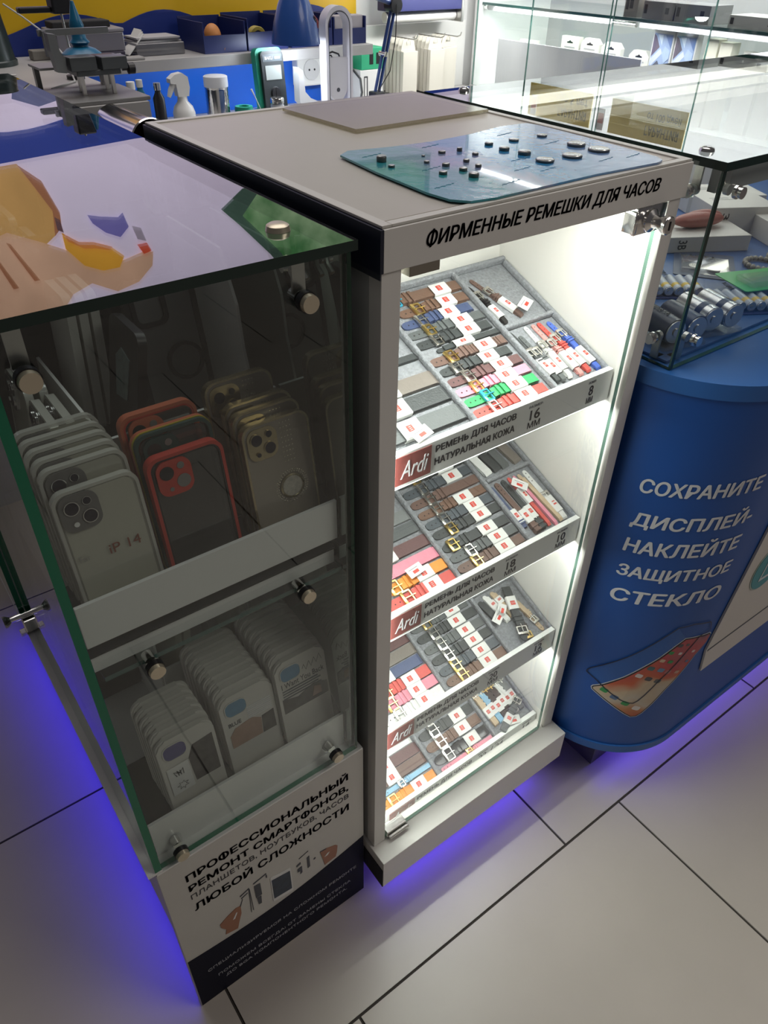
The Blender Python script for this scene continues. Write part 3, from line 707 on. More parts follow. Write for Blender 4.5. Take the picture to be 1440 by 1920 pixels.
curved_poly('printed_screen', inset(PH, 0.0040), scr, pic, 0.0009, 0.0002)
icons = [(-0.1625, 0.2789, (0.03, 0.25, 0.07)), (-0.1437, 0.2672, (0.08, 0.14, 0.25)), (-0.1231, 0.2557, (0.03, 0.25, 0.07)), (-0.1023, 0.2451, (0.6, 0.55, 0.52)), (-0.1157, 0.329, (0.6, 0.52, 0.5)), (-0.0987, 0.322, (0.06, 0.06, 0.07)), (-0.082, 0.3154, (0.1, 0.1, 0.1)), (-0.1005, 0.3482, (0.05, 0.12, 0.13)), (-0.0827, 0.3431, (0.12, 0.22, 0.35)), (-0.0692, 0.3368, (0.4, 0.15, 0.15)), (-0.0511, 0.3315, (0.5, 0.3, 0.22)), (-0.086, 0.3666, (0.55, 0.4, 0.28)), (-0.0713, 0.3618, (0.5, 0.45, 0.36)), (-0.0382, 0.3536, (0.5, 0.5, 0.55)), (-0.0755, 0.384, (0.4, 0.2, 0.1)), (-0.0582, 0.3787, (0.45, 0.3, 0.3)), (-0.0312, 0.3745, (0.4, 0.2, 0.2)), (-0.0631, 0.3986, (0.4, 0.2, 0.25)), (-0.0491, 0.3968, (0.5, 0.35, 0.35))]
for i, (s_, z, c_) in enumerate(icons):
    k = 0.0062 if i < 4 else (0.0054 if i < 11 else 0.0042)
    if s_ > -0.06: k *= 0.75
    q = [(s_ + a * 1.25 + b * 0.45, z - a * 0.45 + b * 0.95) for a, b in rrect(k * 1.6, k * 1.6, k * 0.4, 3)]
    curved_poly('printed_app_icon', q, mat('print_icon_%d' % (i % 12), c_, 0.5), pic, 0.0012, 0.0002)
# the printed protective sheet: outline ribbon and a paler blue field
mmf = curved_poly('printed_glass_sheet', [p for p in inset(PR, 0.001)][:8] + [(-0.0584, 0.4144), (-0.0741, 0.3985), (-0.0938, 0.3735), (-0.1126, 0.3527), (-0.1393, 0.3215), (-0.17, 0.2908), (-0.1765, 0.2950), (-0.1952, 0.305)], mat('print_blue_glass', (0.010, 0.085, 0.32), 0.35), pic, 0.0001, 0.0001)
mm = MB()
ins = inset(PR, 0.0018)
for i in range(len(PR)):
    j = (i + 1) % len(PR); mm.prism([PR[i], PR[j], ins[j], ins[i]], 0, 0.0002, 'xy')
es = [e for e in mm.bm.edges if e.calc_length() > 0.02]
if es: bmesh.ops.subdivide_edges(mm.bm, edges=es, cuts=2)
me = mm.mesh('printed_sheet_edge', mat('print_dark_navy', (0.006, 0.010, 0.035), 0.4)); curve_bend(me, 0.0016)
for v in me.vertices: v.co -= counter.location
link('printed_sheet_edge', me, pic)
# white poster board on the flat front with a teal sticker
m = MB(); m.prism([(0.5900, 0.2985), (1.384, 0.285), (1.384, 0.835), (0.668, 0.835), (0.5780, 0.3600)], CY - CRAD - 0.004, CY - CRAD - 0.0005, 'xz')
wp = K('white_front_board', m, mat('cream_white_board', (0.56, 0.53, 0.49), 0.5))
m = MB(); m.prism([(0.582, 0.3540), (1.384, 0.3420), (1.384, 0.3450), (0.5825, 0.3575)], CY - CRAD - 0.0046, CY - CRAD - 0.0042, 'xz'); K('board_seam', m, INKG, wp)
m = MB(); m.prism(circ(0.047, 40, 0.683, 0.493, 0.047), CY - CRAD - 0.0052, CY - CRAD - 0.0044, 'xz'); K('teal_sticker_edge', m, mat('sticker_pale_edge', (0.38, 0.48, 0.44), 0.5), wp)
m = MB(); m.prism(circ(0.0445, 40, 0.683, 0.493, 0.0445), CY - CRAD - 0.0060, CY - CRAD - 0.0054, 'xz'); ts = K('teal_sticker', m, mat('sticker_teal', (0.045, 0.26, 0.30), 0.45), wp)
m = MB(); m.ring([(0.662, 0.470), (0.700, 0.468), (0.702, 0.520), (0.672, 0.520)], [(0.6665, 0.4745), (0.696, 0.473), (0.698, 0.516), (0.6755, 0.516)], CY - CRAD - 0.0068, CY - CRAD - 0.0062, 'xz'); K('sticker_emblem', m, INKC, ts)
# glass case standing on the counter
gc = thing('counter_glass_case', 'long glass case of batteries standing on the blue counter', 'glass case', (0.9, 0.22, 0.869))
def G(name, mb, mats, parent=gc, **k): return part(name, mb, mats, parent, world=True, **k)
m = MB(); m.box(0.4275, 1.384, -0.0290, 0.475, 1.1010, 1.1100, edge='z'); gt = G('glass_top', m, [glass('counter_top_glass', (0.93, 0.955, 0.945), r0=0.09, power=3.4), GEDGE])
m = MB(); m.box(0.4350, 1.384, -0.0265, -0.0205, 0.8692, 1.1008, edge='y'); G('glass_front', m, [GLASS, GEDGET])
m = MB(); m.box(0.4290, 0.4348, -0.0265, 0.470, 0.8692, 1.1008, edge='x'); G('glass_side', m, [GLASS, GEDGE])
for (x, y, z, ax) in ((0.4290, 0.0085, 1.074, 'x'), (0.4290, 0.0066, 0.9006, 'x'), (0.4623, -0.0265, 1.0761, 'y'), (0.4623, -0.0265, 0.9018, 'y'), (0.74, -0.0265, 1.0761, 'y')):
    d = (-1, 0, 0) if ax == 'x' else (0, -1, 0); d = Vector(d); c = Vector((x, y, z))
    m = MB(); m.cyl(c + d * 0.0006, c + d * 0.004, 0.0075); m.cyl(c + d * 0.004, c + d * 0.010, 0.0055, 0.0065); cl = G('clamp_bolt', m, CHROME, smooth=True)
    i = -d
    m = MB(); e = c + i * 0.012
    z2 = 1.0990 if z > 1 else 0.8710
    if ax == 'x': m.box(e.x - 0.003, e.x, y - 0.005, y + 0.005, min(z, z2), max(z, z2)); m.box(e.x, e.x + 0.014, y - 0.005, y + 0.005, z2 - 0.001, z2 + 0.001)
    else: m.box(x - 0.005, x + 0.005, e.y, e.y + 0.003, min(z, z2), max(z, z2)); m.box(x - 0.005, x + 0.005, e.y, e.y + 0.014, z2 - 0.001, z2 + 0.001)
    m.cyl(c + i * 0.0065, c + i * 0.012, 0.006)
    G('clamp_bracket', m, STEEL, cl)
for (x, y) in ((0.4551, 0.0156), (0.4824, 0.4488)):
    m = MB(); m.cyl((x, y, 1.1102), (x, y, 1.1135), 0.0085, 0.0075); m.cyl((x, y, 1.1135), (x, y, 1.1150), 0.0075, 0.004); G('top_stud', m, CHROME, gt, smooth=True)
m = MB(); m.box(0.515, 1.384, 0.435, 0.450, 1.0815, 1.0925, 0.001); G('light_tube', m, mat('lit_warm_tube', (0.9, 0.9, 0.85), emit=(1.0, 0.96, 0.84), es=6.0))
m = MB(); m.box(0.500, 1.384, 0.4505, 0.4600, 1.078, 1.0985); G('tube_rail', m, mat('grey_rail', (0.33, 0.34, 0.34), 0.4))
m = MB(); m.box(0.4500, 1.384, -0.0100, 0.0, 1.072, 1.0995); G('front_rail', m, mat('grey_rail', (0.33, 0.34, 0.34), 0.4))
m = MB(); m.box(0.442, 1.38, -0.012, 0.455, 0.8692, 0.8720); G('floor_sheet', m, mat('blue_case_floor', (0.035, 0.10, 0.28), 0.4))
# ================================================================== on top of the strap cabinet
MATC = mat('blue_battery_mat', (0.05, 0.16, 0.30), 0.22, coat=0.6)
nt = MATC.node_tree; tc = nt.nodes.new('ShaderNodeTexCoord'); n = nt.nodes.new('ShaderNodeTexNoise'); n.inputs['Scale'].default_value = 9; n.inputs['Detail'].default_value = 6; n.inputs['Distortion'].default_value = 0.8
rp = nt.nodes.new('ShaderNodeValToRGB'); el = rp.color_ramp.elements
el[0].position = 0.0; el[0].color = (0.008, 0.26, 0.32, 1); el[1].position = 1.0; el[1].color = (0.12, 0.21, 0.44, 1)
for p_, c_ in ((0.22, (0.03, 0.24, 0.27, 1)), (0.36, (0.20, 0.23, 0.40, 1)), (0.45, (0.012, 0.20, 0.44, 1)), (0.60, (0.03, 0.22, 0.46, 1)), (0.8, (0.16, 0.28, 0.50, 1))):
    e = el.new(p_); e.color = c_
sx = nt.nodes.new('ShaderNodeSeparateXYZ'); nt.links.new(tc.outputs['Object'], sx.inputs[0])
mr = nt.nodes.new('ShaderNodeMapRange'); mr.inputs[1].default_value = -0.15; mr.inputs[2].default_value = 0.15; nt.links.new(sx.outputs[0], mr.inputs[0])
ad = nt.nodes.new('ShaderNodeMath'); ad.operation = 'MULTIPLY_ADD'; ad.inputs[1].default_value = 0.7; ad.inputs[2].default_value = -0.35; nt.links.new(n.outputs[0], ad.inputs[0])
ad2 = nt.nodes.new('ShaderNodeMath'); ad2.operation = 'ADD'; nt.links.new(ad.outputs[0], ad2.inputs[0]); nt.links.new(mr.outputs[0], ad2.inputs[1])
nt.links.new(tc.outputs['Object'], n.inputs['Vector']); nt.links.new(ad2.outputs[0], rp.inputs[0]); nt.links.new(rp.outputs[0], nt.nodes['Principled BSDF'].inputs['Base Color'])
n2 = nt.nodes.new('ShaderNodeTexNoise'); n2.inputs['Scale'].default_value = 60; bp = nt.nodes.new('ShaderNodeBump'); bp.inputs['Strength'].default_value = 0.35; bp.inputs['Distance'].default_value = 0.002
nt.links.new(tc.outputs['Object'], n2.inputs['Vector']); nt.links.new(n2.outputs[0], bp.inputs['Height']); nt.links.new(bp.outputs[0], nt.nodes['Principled BSDF'].inputs['Normal'])
raw = [(0.0988, 0.2062), (0.1159, 0.2175), (0.165, 0.2075), (0.2208, 0.2035), (0.28, 0.2085), (0.3414, 0.2218), (0.3801, 0.2182), (0.3845, 0.2000), (0.3800, 0.0900), (0.3735, 0.0200), (0.3660, 0.0080), (0.3539, 0.0040), (0.2650, 0.0082), (0.1262, 0.0035), (0.1010, 0.0073), (0.0890, 0.0216), (0.0860, 0.0490), (0.0900, 0.1300)]
bmat = thing('battery_mat', 'glossy blue rubber mat with round cells on top of the cabinet', 'mat', (0.235, 0.11, 1.1112))
m = MB(); m.prism(raw, 1.1112, 1.1132); part('mat_sheet', m, MATC, bmat, world=True)
for i, (x, y) in enumerate(((0.100, 0.055), (0.112, 0.185), (0.160, 0.030), (0.190, 0.185), (0.225, 0.045), (0.300, 0.185), (0.305, 0.040), (0.342, 0.035), (0.130, 0.110), (0.230, 0.090), (0.205, 0.060), (0.315, 0.125))):
    m = MB(); m.tube([(x + k * 0.0026, y + 0.0011 * math.sin(k * 2.2) + k * 0.0004, 1.1133) for k in range(11)], 0.00035, 5); part('pale_squiggle_print', m, mat('mat_pale_print', (0.16, 0.36, 0.50), 0.4), bmat, world=True)
cells = [((0.1185, 0.1614), 5.1, 5.5), ((0.113, 0.1374), 3.4, 2.1), ((0.1529, 0.1318), 2.9, 2.1), ((0.1673, 0.1551), 1.9, 1.2), ((0.1928, 0.1557), 3.9, 2.2), ((0.2144, 0.1525), 2.9, 3.4), ((0.2172, 0.1307), 3.4, 2.1), ((0.1612, 0.112), 3.9, 2.7), ((0.1388, 0.0897), 4.1, 2.7), ((0.1639, 0.0891), 4.1, 2.7), ((0.1892, 0.1132), 3.2, 2.6), ((0.1856, 0.0913), 3.2, 2.6), ((0.1573, 0.0665), 5.0, 3.6), ((0.2604, 0.1565), 4.7, 2.6), ((0.2572, 0.1292), 5.6, 3.2), ((0.2977, 0.1561), 5.6, 2.1), ((0.3408, 0.1546), 5.8, 2.1), ((0.2624, 0.1043), 6.8, 3.6), ((0.2583, 0.0709), 9.5, 2.6), ((0.2967, 0.0691), 10.5, 2.5), ((0.3393, 0.1018), 10.0, 3.2), ((0.3419, 0.0721), 11.6, 2.6)]
desc = ['thick dark silver cell at the left end of the blue mat', 'small silver cell just in front of the thick left cell', 'tiny flat cell left of the middle cluster on the mat', 'tiniest cell standing alone near the mat rear edge', 'small flat cell behind the cluster, nearer the left', 'narrow tall cell at the back of the middle cluster', 'small cell at the back right of the middle cluster', 'small cell in the middle of the clustered cells', 'leftmost small cell in the front of the cluster', 'small cell second from left in front of cluster', 'small cell at the centre right of the cluster', 'small cell at the right edge of the cluster', 'medium round cell nearest the front edge of the mat left half', 'medium cell at the rear, right of the cluster', 'medium cell between the cluster and the larger cells', 'shiny medium cell near the mat rear edge', 'medium dark cell furthest back at the right', 'shiny thick medium cell in the mat centre right', 'large flat coin cell nearest the front, left of the four', 'large flat coin cell at front, second of the four', 'large flat coin cell behind, right part of mat', 'largest shiny coin cell at the right of the mat']
CELLM = mat('cell_nickel', (0.62, 0.62, 0.60), 0.25, 0.9); CELLD = mat('cell_rim_grey', (0.16, 0.16, 0.15), 0.4, 0.6)
for (xy, r, h), d in zip(cells, desc):
    r /= 1000; h /= 1000
    c = thing('button_cell', d, 'button battery', (xy[0], xy[1], 1.1134), group='button cells on the blue mat')
    m = MB(); m.lathe([(r * 0.97, 0), (r, h * 0.12), (r, h * 0.75), (r * 0.97, h * 0.8)], n=24); part('can', m, CELLD, c, smooth=True)
    m = MB(); m.lathe([(r * 0.93, h * 0.8), (r * 0.9, h * 0.97), (r * 0.86, h)], n=24); part('cap', m, CELLM, c, smooth=True)
m = MB(); m.prism([(0.1730, 0.4484), (0.1799, 0.2937), (0.3960, 0.3035), (0.3960, 0.4650), (0.20, 0.4640)], 1.1112, 1.1146)
solo('acrylic_sheet', m, glass('amber_acrylic', (0.84, 0.81, 0.70), 0.30, (0.46, 0.43, 0.33), 0.03, 0.15, 6.5), 'clear amber acrylic sheet lying at the back of the cabinet top', 'sheet')

# ================================================================== watch straps
LEA = {'brown': (0.145, 0.085, 0.068), 'tan brown': (0.17, 0.095, 0.065), 'navy': (0.06, 0.085, 0.18), 'charcoal': (0.10, 0.11, 0.112), 'black': (0.042, 0.048, 0.050),
       'plum brown': (0.12, 0.055, 0.055), 'pink': (0.72, 0.25, 0.33), 'green': (0.02, 0.36, 0.10), 'red': (0.60, 0.075, 0.06), 'white': (0.74, 0.74, 0.72), 'rose': (0.62, 0.28, 0.26),
       'blue': (0.06, 0.13, 0.50), 'taupe': (0.18, 0.155, 0.135), 'grey': (0.20, 0.21, 0.21), 'orange': (0.80, 0.28, 0.03), 'coral': (0.62, 0.09, 0.075), 'beige': (0.55, 0.42, 0.28),
       'light blue': (0.26, 0.48, 0.66), 'dark brown': (0.05, 0.032, 0.03), 'patent black': (0.012, 0.012, 0.013), 'blue grey': (0.075, 0.09, 0.105)}
def leather(c):
    return mat('leather_' + c.replace(' ', '_'), LEA[c], 0.12 if c == 'patent black' else 0.5, noise=0.12, nscale=160, bump=0.0 if c == 'patent black' else 0.35, bscale=420)
STITCH = mat('dark_hole', (0.01, 0.01, 0.01), 0.8)
SMESH = {}
def hash_(s_): return sum(ord(ch) * (i_ + 3) for i_, ch in enumerate(s_))
def sm(key, fn):
    if key not in SMESH: SMESH[key] = fn()
    return SMESH[key]
def strap(label, M, L, w, c, buckle=None, band=True, lift=0.0, group=None, bpos=0.27, film=None, tex=False):
    if w > 0.012 and buckle: w = round(w * 0.92, 5)
    """folded two-piece strap: the long piece below with a round tip, the buckle piece on top, a paper sleeve around both"""
    t = thing('watch_strap', label, 'watch strap', M=M, group=group)
    lm = leather(c); x0 = -L / 2; th = 0.0022 if w > 0.009 else 0.0018
    def low():
        mm = MB(); tip = [(x0 + w * 0.75 * (1 - math.cos(a)) , w / 2 * 0.94 * math.sin(a) ** 0.8) for a in [PI / 2 * i / 8 for i in range(9)]]
        pts = [(x, -y) for x, y in tip] + [(x0 + L * 0.97, -w / 2), (x0 + L * 0.97, w / 2)] + tip[::-1][:-1]
        mm.prism(pts, 0.0003, th); return mm.mesh('long_piece', lm)
    o = link('long_piece', sm(('low', L, w, c), low), t)
    def holes():
        mm = MB()
        for k in range(3): mm.cyl((x0 + w * 0.7 + 0.0075 * k, 0, th - 0.0002), (x0 + w * 0.7 + 0.0075 * k, 0, th + 0.0002), min(0.001, w * .1), n=10)
        return mm.mesh('buckle_hole', STITCH)
    xb = x0 + L * (bpos + (0.05 if w > 0.0125 and bpos == 0.27 else 0))
    def up():
        mm = MB(); s_ = xb + 0.002; e_ = x0 + L
        path = [(s_, th + 0.0012), (s_ + 0.004, th + 0.0022), (s_ + L * 0.2, th + 0.0012), (e_ - 0.006, th + 0.0010), (e_ - 0.0015, th + 0.0004), (e_, 0.0006)]
        mm.band(path, -w / 2, w / 2, 0.0022)
        if tex:
            for k in range(14):
                xx = s_ + 0.012 + k * (e_ - s_ - 0.02) / 14; mm.box(xx, xx + 0.0022, -w / 2 + 0.0006, w / 2 - 0.0006, th + 0.0028, th + 0.0042)
        return mm.mesh('buckle_piece', lm)
    if buckle: link('buckle_piece', sm(('up', L, w, c, bpos, tex), up), t)
    else:
        def up2():
            mm = MB(); mm.band([(x0 + L * 0.10, th + 0.0003), (x0 + L * 0.5, th + 0.0012), (x0 + L - 0.004, th + 0.001), (x0 + L, 0.001)], -w / 2, w / 2, 0.0022); return mm.mesh('upper_piece', lm)
        link('upper_piece', sm(('up2', L, w, c), up2), t)
    if buckle:
        bm_ = {'gold': mat('buckle_gold', (0.80, 0.58, 0.20), 0.28, 1.0), 'silver': mat('buckle_silver', (0.66, 0.65, 0.61), 0.27, 1.0), 'filmed': mat('blue_protective_film', (0.05, 0.42, 0.62), 0.2, 0.3)}[film or buckle]
        def bk():
            mm = MB(); bl = max(0.0075, w * 0.62); bw = w + 0.0052
            mm.ring([(xb - bl + x, y) for x, y in rrect(bl * 1.5, bw, 0.0018, 4, bl * 0.25)], [(xb - bl + x, y) for x, y in rrect(bl * 1.5 - 0.004, bw - 0.0042, 0.001, 4, bl * 0.25 + 0.0004)], th + 0.0012, th + 0.0032)
            mm.box(xb - bl * 1.5 - 0.0012, xb - bl * 1.5 + 0.0030, -bw / 2, bw / 2, th + 0.0006, th + 0.0040, 0.0006, 2)
            return mm.mesh('buckle_frame', bm_, True)
        b = link('buckle', sm(('bk', L, w, bm_.name, bpos), bk), t)
        def pg():
            mm = MB(); bl = max(0.007, w * 0.55); mm.box(xb - bl * 1.45, xb + 0.004, -0.0007, 0.0007, th + 0.0034, th + 0.0048, 0.0003, 1); return mm.mesh('prong', bm_)
        link('prong', sm(('pg', L, w, bm_.name, bpos), pg), b)
        def kp(q):
            def f():
                mm = MB(); xx = xb + 0.009 + q * 0.0075 if w > 0.009 else xb + 0.006 + q * 0.004
                kw = 0.0042 if w > 0.009 else 0.0022
                mm.ring([(y, z) for y, z in rrect(w + 0.0026, th + 0.0062, 0.0014, 3, 0, (th + 0.0052) / 2)], [(y, z) for y, z in rrect(w + 0.0006, th + 0.0042, 0.001, 3, 0, (th + 0.0052) / 2)], xx, xx + kw, 'yz'); return mm.mesh('keeper_loop', lm)
            return f
        for q in (0, 1): link('keeper_loop', sm(('kp', L, w, c, bpos, q), kp(q)), t)
        link('tip_hole', sm(('ho', L, w), holes), t)
    if band:
        bx0 = x0 + L * ((0.535 + 0.01 * (hash_(label) % 6)) if buckle else 0.25) + (0.03 if bpos > .3 else 0) * L; bx1 = bx0 + (L * 0.24 if w > 0.009 else L * 0.30)
        zt = th + 0.0048
        def bd():
            mm = MB(); mm.ring(rrect(w + 0.0036, zt + 0.0004, 0.0018, 4, 0, zt / 2 + 0.0002), rrect(w + 0.0026, zt - 0.0004, 0.0014, 4, 0, zt / 2 + 0.0002), bx0, bx1, 'yz'); return mm.mesh('paper_sleeve', PAPER)
        s_ = link('paper_sleeve', sm(('bd', L, w, bx0, bx1), bd), t)
        def rd():
            mm = MB(); cx = (bx0 + bx1) / 2 - 0.001; hw = min(0.0048, (bx1 - bx0) * 0.2); hh = min(0.0042, w * 0.3)
            mm.box(cx - hw * .8, cx + hw * .8, -hh, hh, zt + 0.0005, zt + 0.0008); return mm.mesh('red_price_print', RED)
        r = link('red_price_print', sm(('rd', L, w, bx0, bx1), rd), s_)
        def rw():
            mm = MB(); cx = (bx0 + bx1) / 2 - 0.001; hh = min(0.0042, w * 0.3)
            for k in range(3): 
                a = -hh * 0.7 + k * hh * 0.55
                mm.box(cx - 0.0016, cx + 0.0016, a, a + hh * 0.13, zt + 0.0009, zt + 0.0010)
            mm.box(bx0 + 0.002, bx0 + 0.0025, -hh, hh, zt + 0.0005, zt + 0.0006)
            return mm.mesh('printed_digits', PAPER)
        link('printed_digits', sm(('rw', L, w, bx0, bx1), rw), s_)
    return t
def S(k, x0, x1, v, w, c, buckle, label, dv=0.0, **kw):
    L = math.hypot(x1 - x0, dv)
    return strap(label, tray_matrix(k, (x0 + x1) / 2, v + dv / 2, math.atan2(dv, x1 - x0), kw.pop('z', 0.0004)), round(L, 4), w, c, buckle, group='watch straps in the felt trays', **kw)
def V(k, x0, v0, x1, v1, w, c, buckle, label, z=0.0004, **kw):
    """strap lying along the slope, tip at (x0, v0)"""
    L = round(math.hypot(x1 - x0, v1 - v0), 3)
    return strap(label, tray_matrix(k, (x0 + x1) / 2, (v0 + v1) / 2, math.atan2(v1 - v0, x1 - x0), z), L, w, c, buckle, group='watch straps in the felt trays', **kw)
A = 'top tray'
# --- top tray, middle slot (from the back to the front)
S(0, 0.174, 0.287, 0.202, 0.0165, 'tan brown', 'silver', 'brown strap with blue film on its buckle, rearmost in top tray', film='filmed', bpos=0.13)
S(0, 0.176, 0.284, 0.1810, 0.0150, 'tan brown', 'gold', 'tan brown strap with gold buckle, second from rear in top tray')
S(0, 0.1675, 0.277, 0.1625, 0.0145, 'navy', 'silver', 'navy strap with silver buckle in the top tray')
S(0, 0.164, 0.284, 0.1450, 0.0140, 'charcoal', 'gold', 'charcoal strap with gold buckle between navy and black in top tray')
S(0, 0.1635, 0.281, 0.1275, 0.0140, 'black', 'silver', 'black strap with silver buckle, middle of top tray')
S(0, 0.185, 0.286, 0.1130, 0.0070, 'black', None, 'thin black strap behind the ribbed brown one in top tray')
S(0, 0.1635, 0.283, 0.0980, 0.0145, 'brown', 'gold', 'ribbed brown strap with gold buckle in top tray', tex=True)
S(0, 0.1655, 0.2765, 0.0805, 0.0135, 'black', 'silver', 'black strap in clear film between brown and plum straps, top tray')
S(0, 0.1640, 0.281, 0.0635, 0.0140, 'plum brown', 'silver', 'plum brown strap with silver buckle behind the pink one')
S(0, 0.1635, 0.280, 0.0465, 0.0140, 'pink', 'gold', 'pink strap with gold buckle in the top tray')
S(0, 0.1640, 0.2785, 0.0300, 0.0140, 'green', 'silver', 'bright green strap with blue film on the buckle', film='filmed', bpos=0.35)
S(0, 0.1640, 0.2795, 0.0125, 0.0140, 'red', 'silver', 'red strap with silver buckle, frontmost in the top tray', bpos=0.33)
# --- top tray, left slot
S(0, 0.060, 0.154, 0.1150, 0.0085, 'black', None, 'thin black strap at the rear of the left slot, top tray')
S(0, 0.045, 0.1545, 0.0790, 0.0200, 'taupe', None, 'taupe grey strap in the left slot of the top tray')
S(0, 0.040, 0.1540, 0.0535, 0.0200, 'black', None, 'black looped strap behind another in the left slot, top tray')
S(0, 0.036, 0.1540, 0.0240, 0.0220, 'charcoal', None, 'black looped strap with white tag at front of left slot')
# --- top tray, right slots
V(0, 0.3110, 0.2060, 0.3365, 0.1245, 0.0075, 'brown', 'silver', 'thin brown strap in the rear right slot of the top tray', bpos=0.42)
V(0, 0.2985, 0.1950, 0.3055, 0.1215, 0.0070, 'patent black', 'silver', 'thin shiny black strap in the rear right slot', bpos=0.35)
V(0, 0.2985, 0.1050, 0.3035, 0.0130, 0.0070, 'black', 'silver', 'thin black strap at the left of the front right slot', bpos=0.5)
V(0, 0.3085, 0.0960, 0.3125, 0.0120, 0.0070, 'charcoal', 'silver', 'thin charcoal strap beside the white one, front right slot', bpos=0.45)
V(0, 0.3270, 0.1065, 0.3245, 0.0125, 0.0070, 'white', 'silver', 'thin white strap in the front right slot', bpos=0.45)
V(0, 0.3400, 0.1060, 0.3425, 0.0100, 0.0070, 'rose', 'silver', 'thin rose strap between white and red, front right slot', bpos=0.45)
V(0, 0.3500, 0.1060, 0.3570, 0.0110, 0.0075, 'red', 'silver', 'thin red strap beside the blue one, front right slot', bpos=0.4)
V(0, 0.3655, 0.1030, 0.3735, 0.0090, 0.0080, 'blue', 'silver', 'thin blue strap at right end of the front right slot', bpos=0.33)
# --- second tray, middle
B = 'second tray'
for i, (v, c, bk, L1, lab, kw) in enumerate((
    (0.1625, 'black', 'gold', 0.286, 'black strap with gold buckle, rearmost in second tray', {}),
    (0.1430, 'blue grey', 'silver', 0.287, 'blue black strap with silver buckle, second from rear in second tray', {}),
    (0.1245, 'brown', 'silver', 0.287, 'long brown strap without sleeve in second tray', {'band': False}),
    (0.1055, 'tan brown', 'silver', 0.285, 'tan brown strap with silver buckle in second tray', {}),
    (0.0880, 'blue grey', 'silver', 0.285, 'black strap in front of the tan brown one, second tray', {}),
    (0.0705, 'black', 'gold', 0.285, 'black strap with gold buckle in the centre of second tray', {}),
    (0.0480, 'black', 'gold', 0.283, 'black strap with gold buckle, third from front in second tray', {'bpos': 0.2}),
    (0.0300, 'charcoal', 'silver', 0.285, 'charcoal strap with silver buckle, second from front in second tray', {'bpos': 0.34}),
    (0.0125, 'brown', 'gold', 0.284, 'brown strap with gold buckle, frontmost in second tray', {'bpos': 0.33}))):
    S(1, 0.1650, L1, v, 0.0150, c, bk, lab, **kw)
S(1, 0.045, 0.153, 0.1180, 0.0170, 'grey', None, 'dark grey strap at rear of left slot, second tray', band=False)
S(1, 0.045, 0.154, 0.0975, 0.0170, 'charcoal', None, 'charcoal strap with wide white sleeve, left slot of second tray')
S(1, 0.045, 0.1545, 0.0730, 0.0170, 'plum brown', None, 'plum strap behind the pink one, left slot of second tray')
S(1, 0.045, 0.154, 0.0510, 0.0165, 'pink', None, 'pink strap in the left slot of the second tray', band=False)
S(1, 0.045, 0.1540, 0.0310, 0.0165, 'orange', 'gold', 'orange strap behind the coral one, second tray', bpos=0.3)
S(1, 0.040, 0.1540, 0.0115, 0.0170, 'coral', 'gold', 'coral red strap with gold buckle at front of left slot', bpos=0.4)
V(1, 0.2990, 0.178, 0.3090, 0.1215, 0.0140, 'white', None, 'broad white strap in the rear right slot, second tray', band=False)
V(1, 0.3160, 0.190, 0.3270, 0.1215, 0.0140, 'black', None, 'black looped strap beside the white one, second tray')
V(1, 0.3350, 0.190, 0.3435, 0.1215, 0.0140, 'charcoal', None, 'charcoal looped strap in the rear right slot, second tray')
V(1, 0.3560, 0.190, 0.3680, 0.1215, 0.0160, 'taupe', None, 'taupe looped strap at right of the rear slot, second tray', band=False)
V(1, 0.2965, 0.1030, 0.2985, 0.0240, 0.0085, 'navy', 'silver', 'narrow navy strap at left of the 10 mm slot', bpos=0.78)
V(1, 0.3085, 0.1050, 0.3130, 0.0090, 0.0095, 'brown', 'silver', 'narrow brown strap in the 10 mm slot', bpos=0.78)
V(1, 0.3215, 0.1050, 0.3240, 0.0100, 0.0095, 'black', 'silver', 'narrow black strap in the 10 mm slot', bpos=0.78)
V(1, 0.3340, 0.1050, 0.3370, 0.0100, 0.0060, 'coral', None, 'narrow red strap with white tag in the 10 mm slot')
V(1, 0.3440, 0.1040, 0.3480, 0.0060, 0.0055, 'pink', None, 'narrow pale pink strap in the 10 mm slot', band=False)
V(1, 0.3530, 0.1030, 0.3600, 0.0080, 0.0070, 'beige', None, 'narrow beige strap with holes in the 10 mm slot', band=False)
V(1, 0.3660, 0.1050, 0.3680, 0.0090, 0.0090, 'white', 'silver', 'narrow white strap at right of the 10 mm slot', bpos=0.6)
# --- third tray
for i, (v, c, bk, L1, lab, kw) in enumerate((
    (0.1115, 'charcoal', 'gold', 0.280, 'charcoal strap with gold buckle, rearmost in third tray middle slot', {}),
    (0.0915, 'black', 'silver', 0.284, 'black strap with silver buckle, second from rear in third tray', {}),
    (0.0710, 'charcoal', 'silver', 0.284, 'charcoal strap with silver buckle, third from rear in third tray', {}),
    (0.0510, 'black', 'silver', 0.284, 'black strap with silver buckle, third from front in third tray', {}),
    (0.0310, 'blue grey', 'gold', 0.284, 'black strap with gold buckle, second from front in third tray', {}),
    (0.0120, 'tan brown', 'gold', 0.285, 'brown strap with gold buckle, frontmost in third tray', {}))):
    S(2, 0.1660, L1, v, 0.0165, c, bk, lab, **kw)
S(2, 0.2960, 0.370, 0.1300, 0.0140, 'black', 'silver', 'black strap in the rear right slot of the third tray', bpos=0.3)
S(2, 0.045, 0.154, 0.1080, 0.0180, 'plum brown', None, 'plum strap at rear of left slot, third tray', band=False)
S(2, 0.045, 0.154, 0.0880, 0.0180, 'taupe', None, 'taupe strap in the left slot, third tray', band=False)
S(2, 0.045, 0.152, 0.0680, 0.0170, 'navy', None, 'navy strap with white sleeve in the left slot, third tray')
S(2, 0.045, 0.1545, 0.0480, 0.0180, 'coral', 'gold', 'coral red strap behind the pink one, third tray')
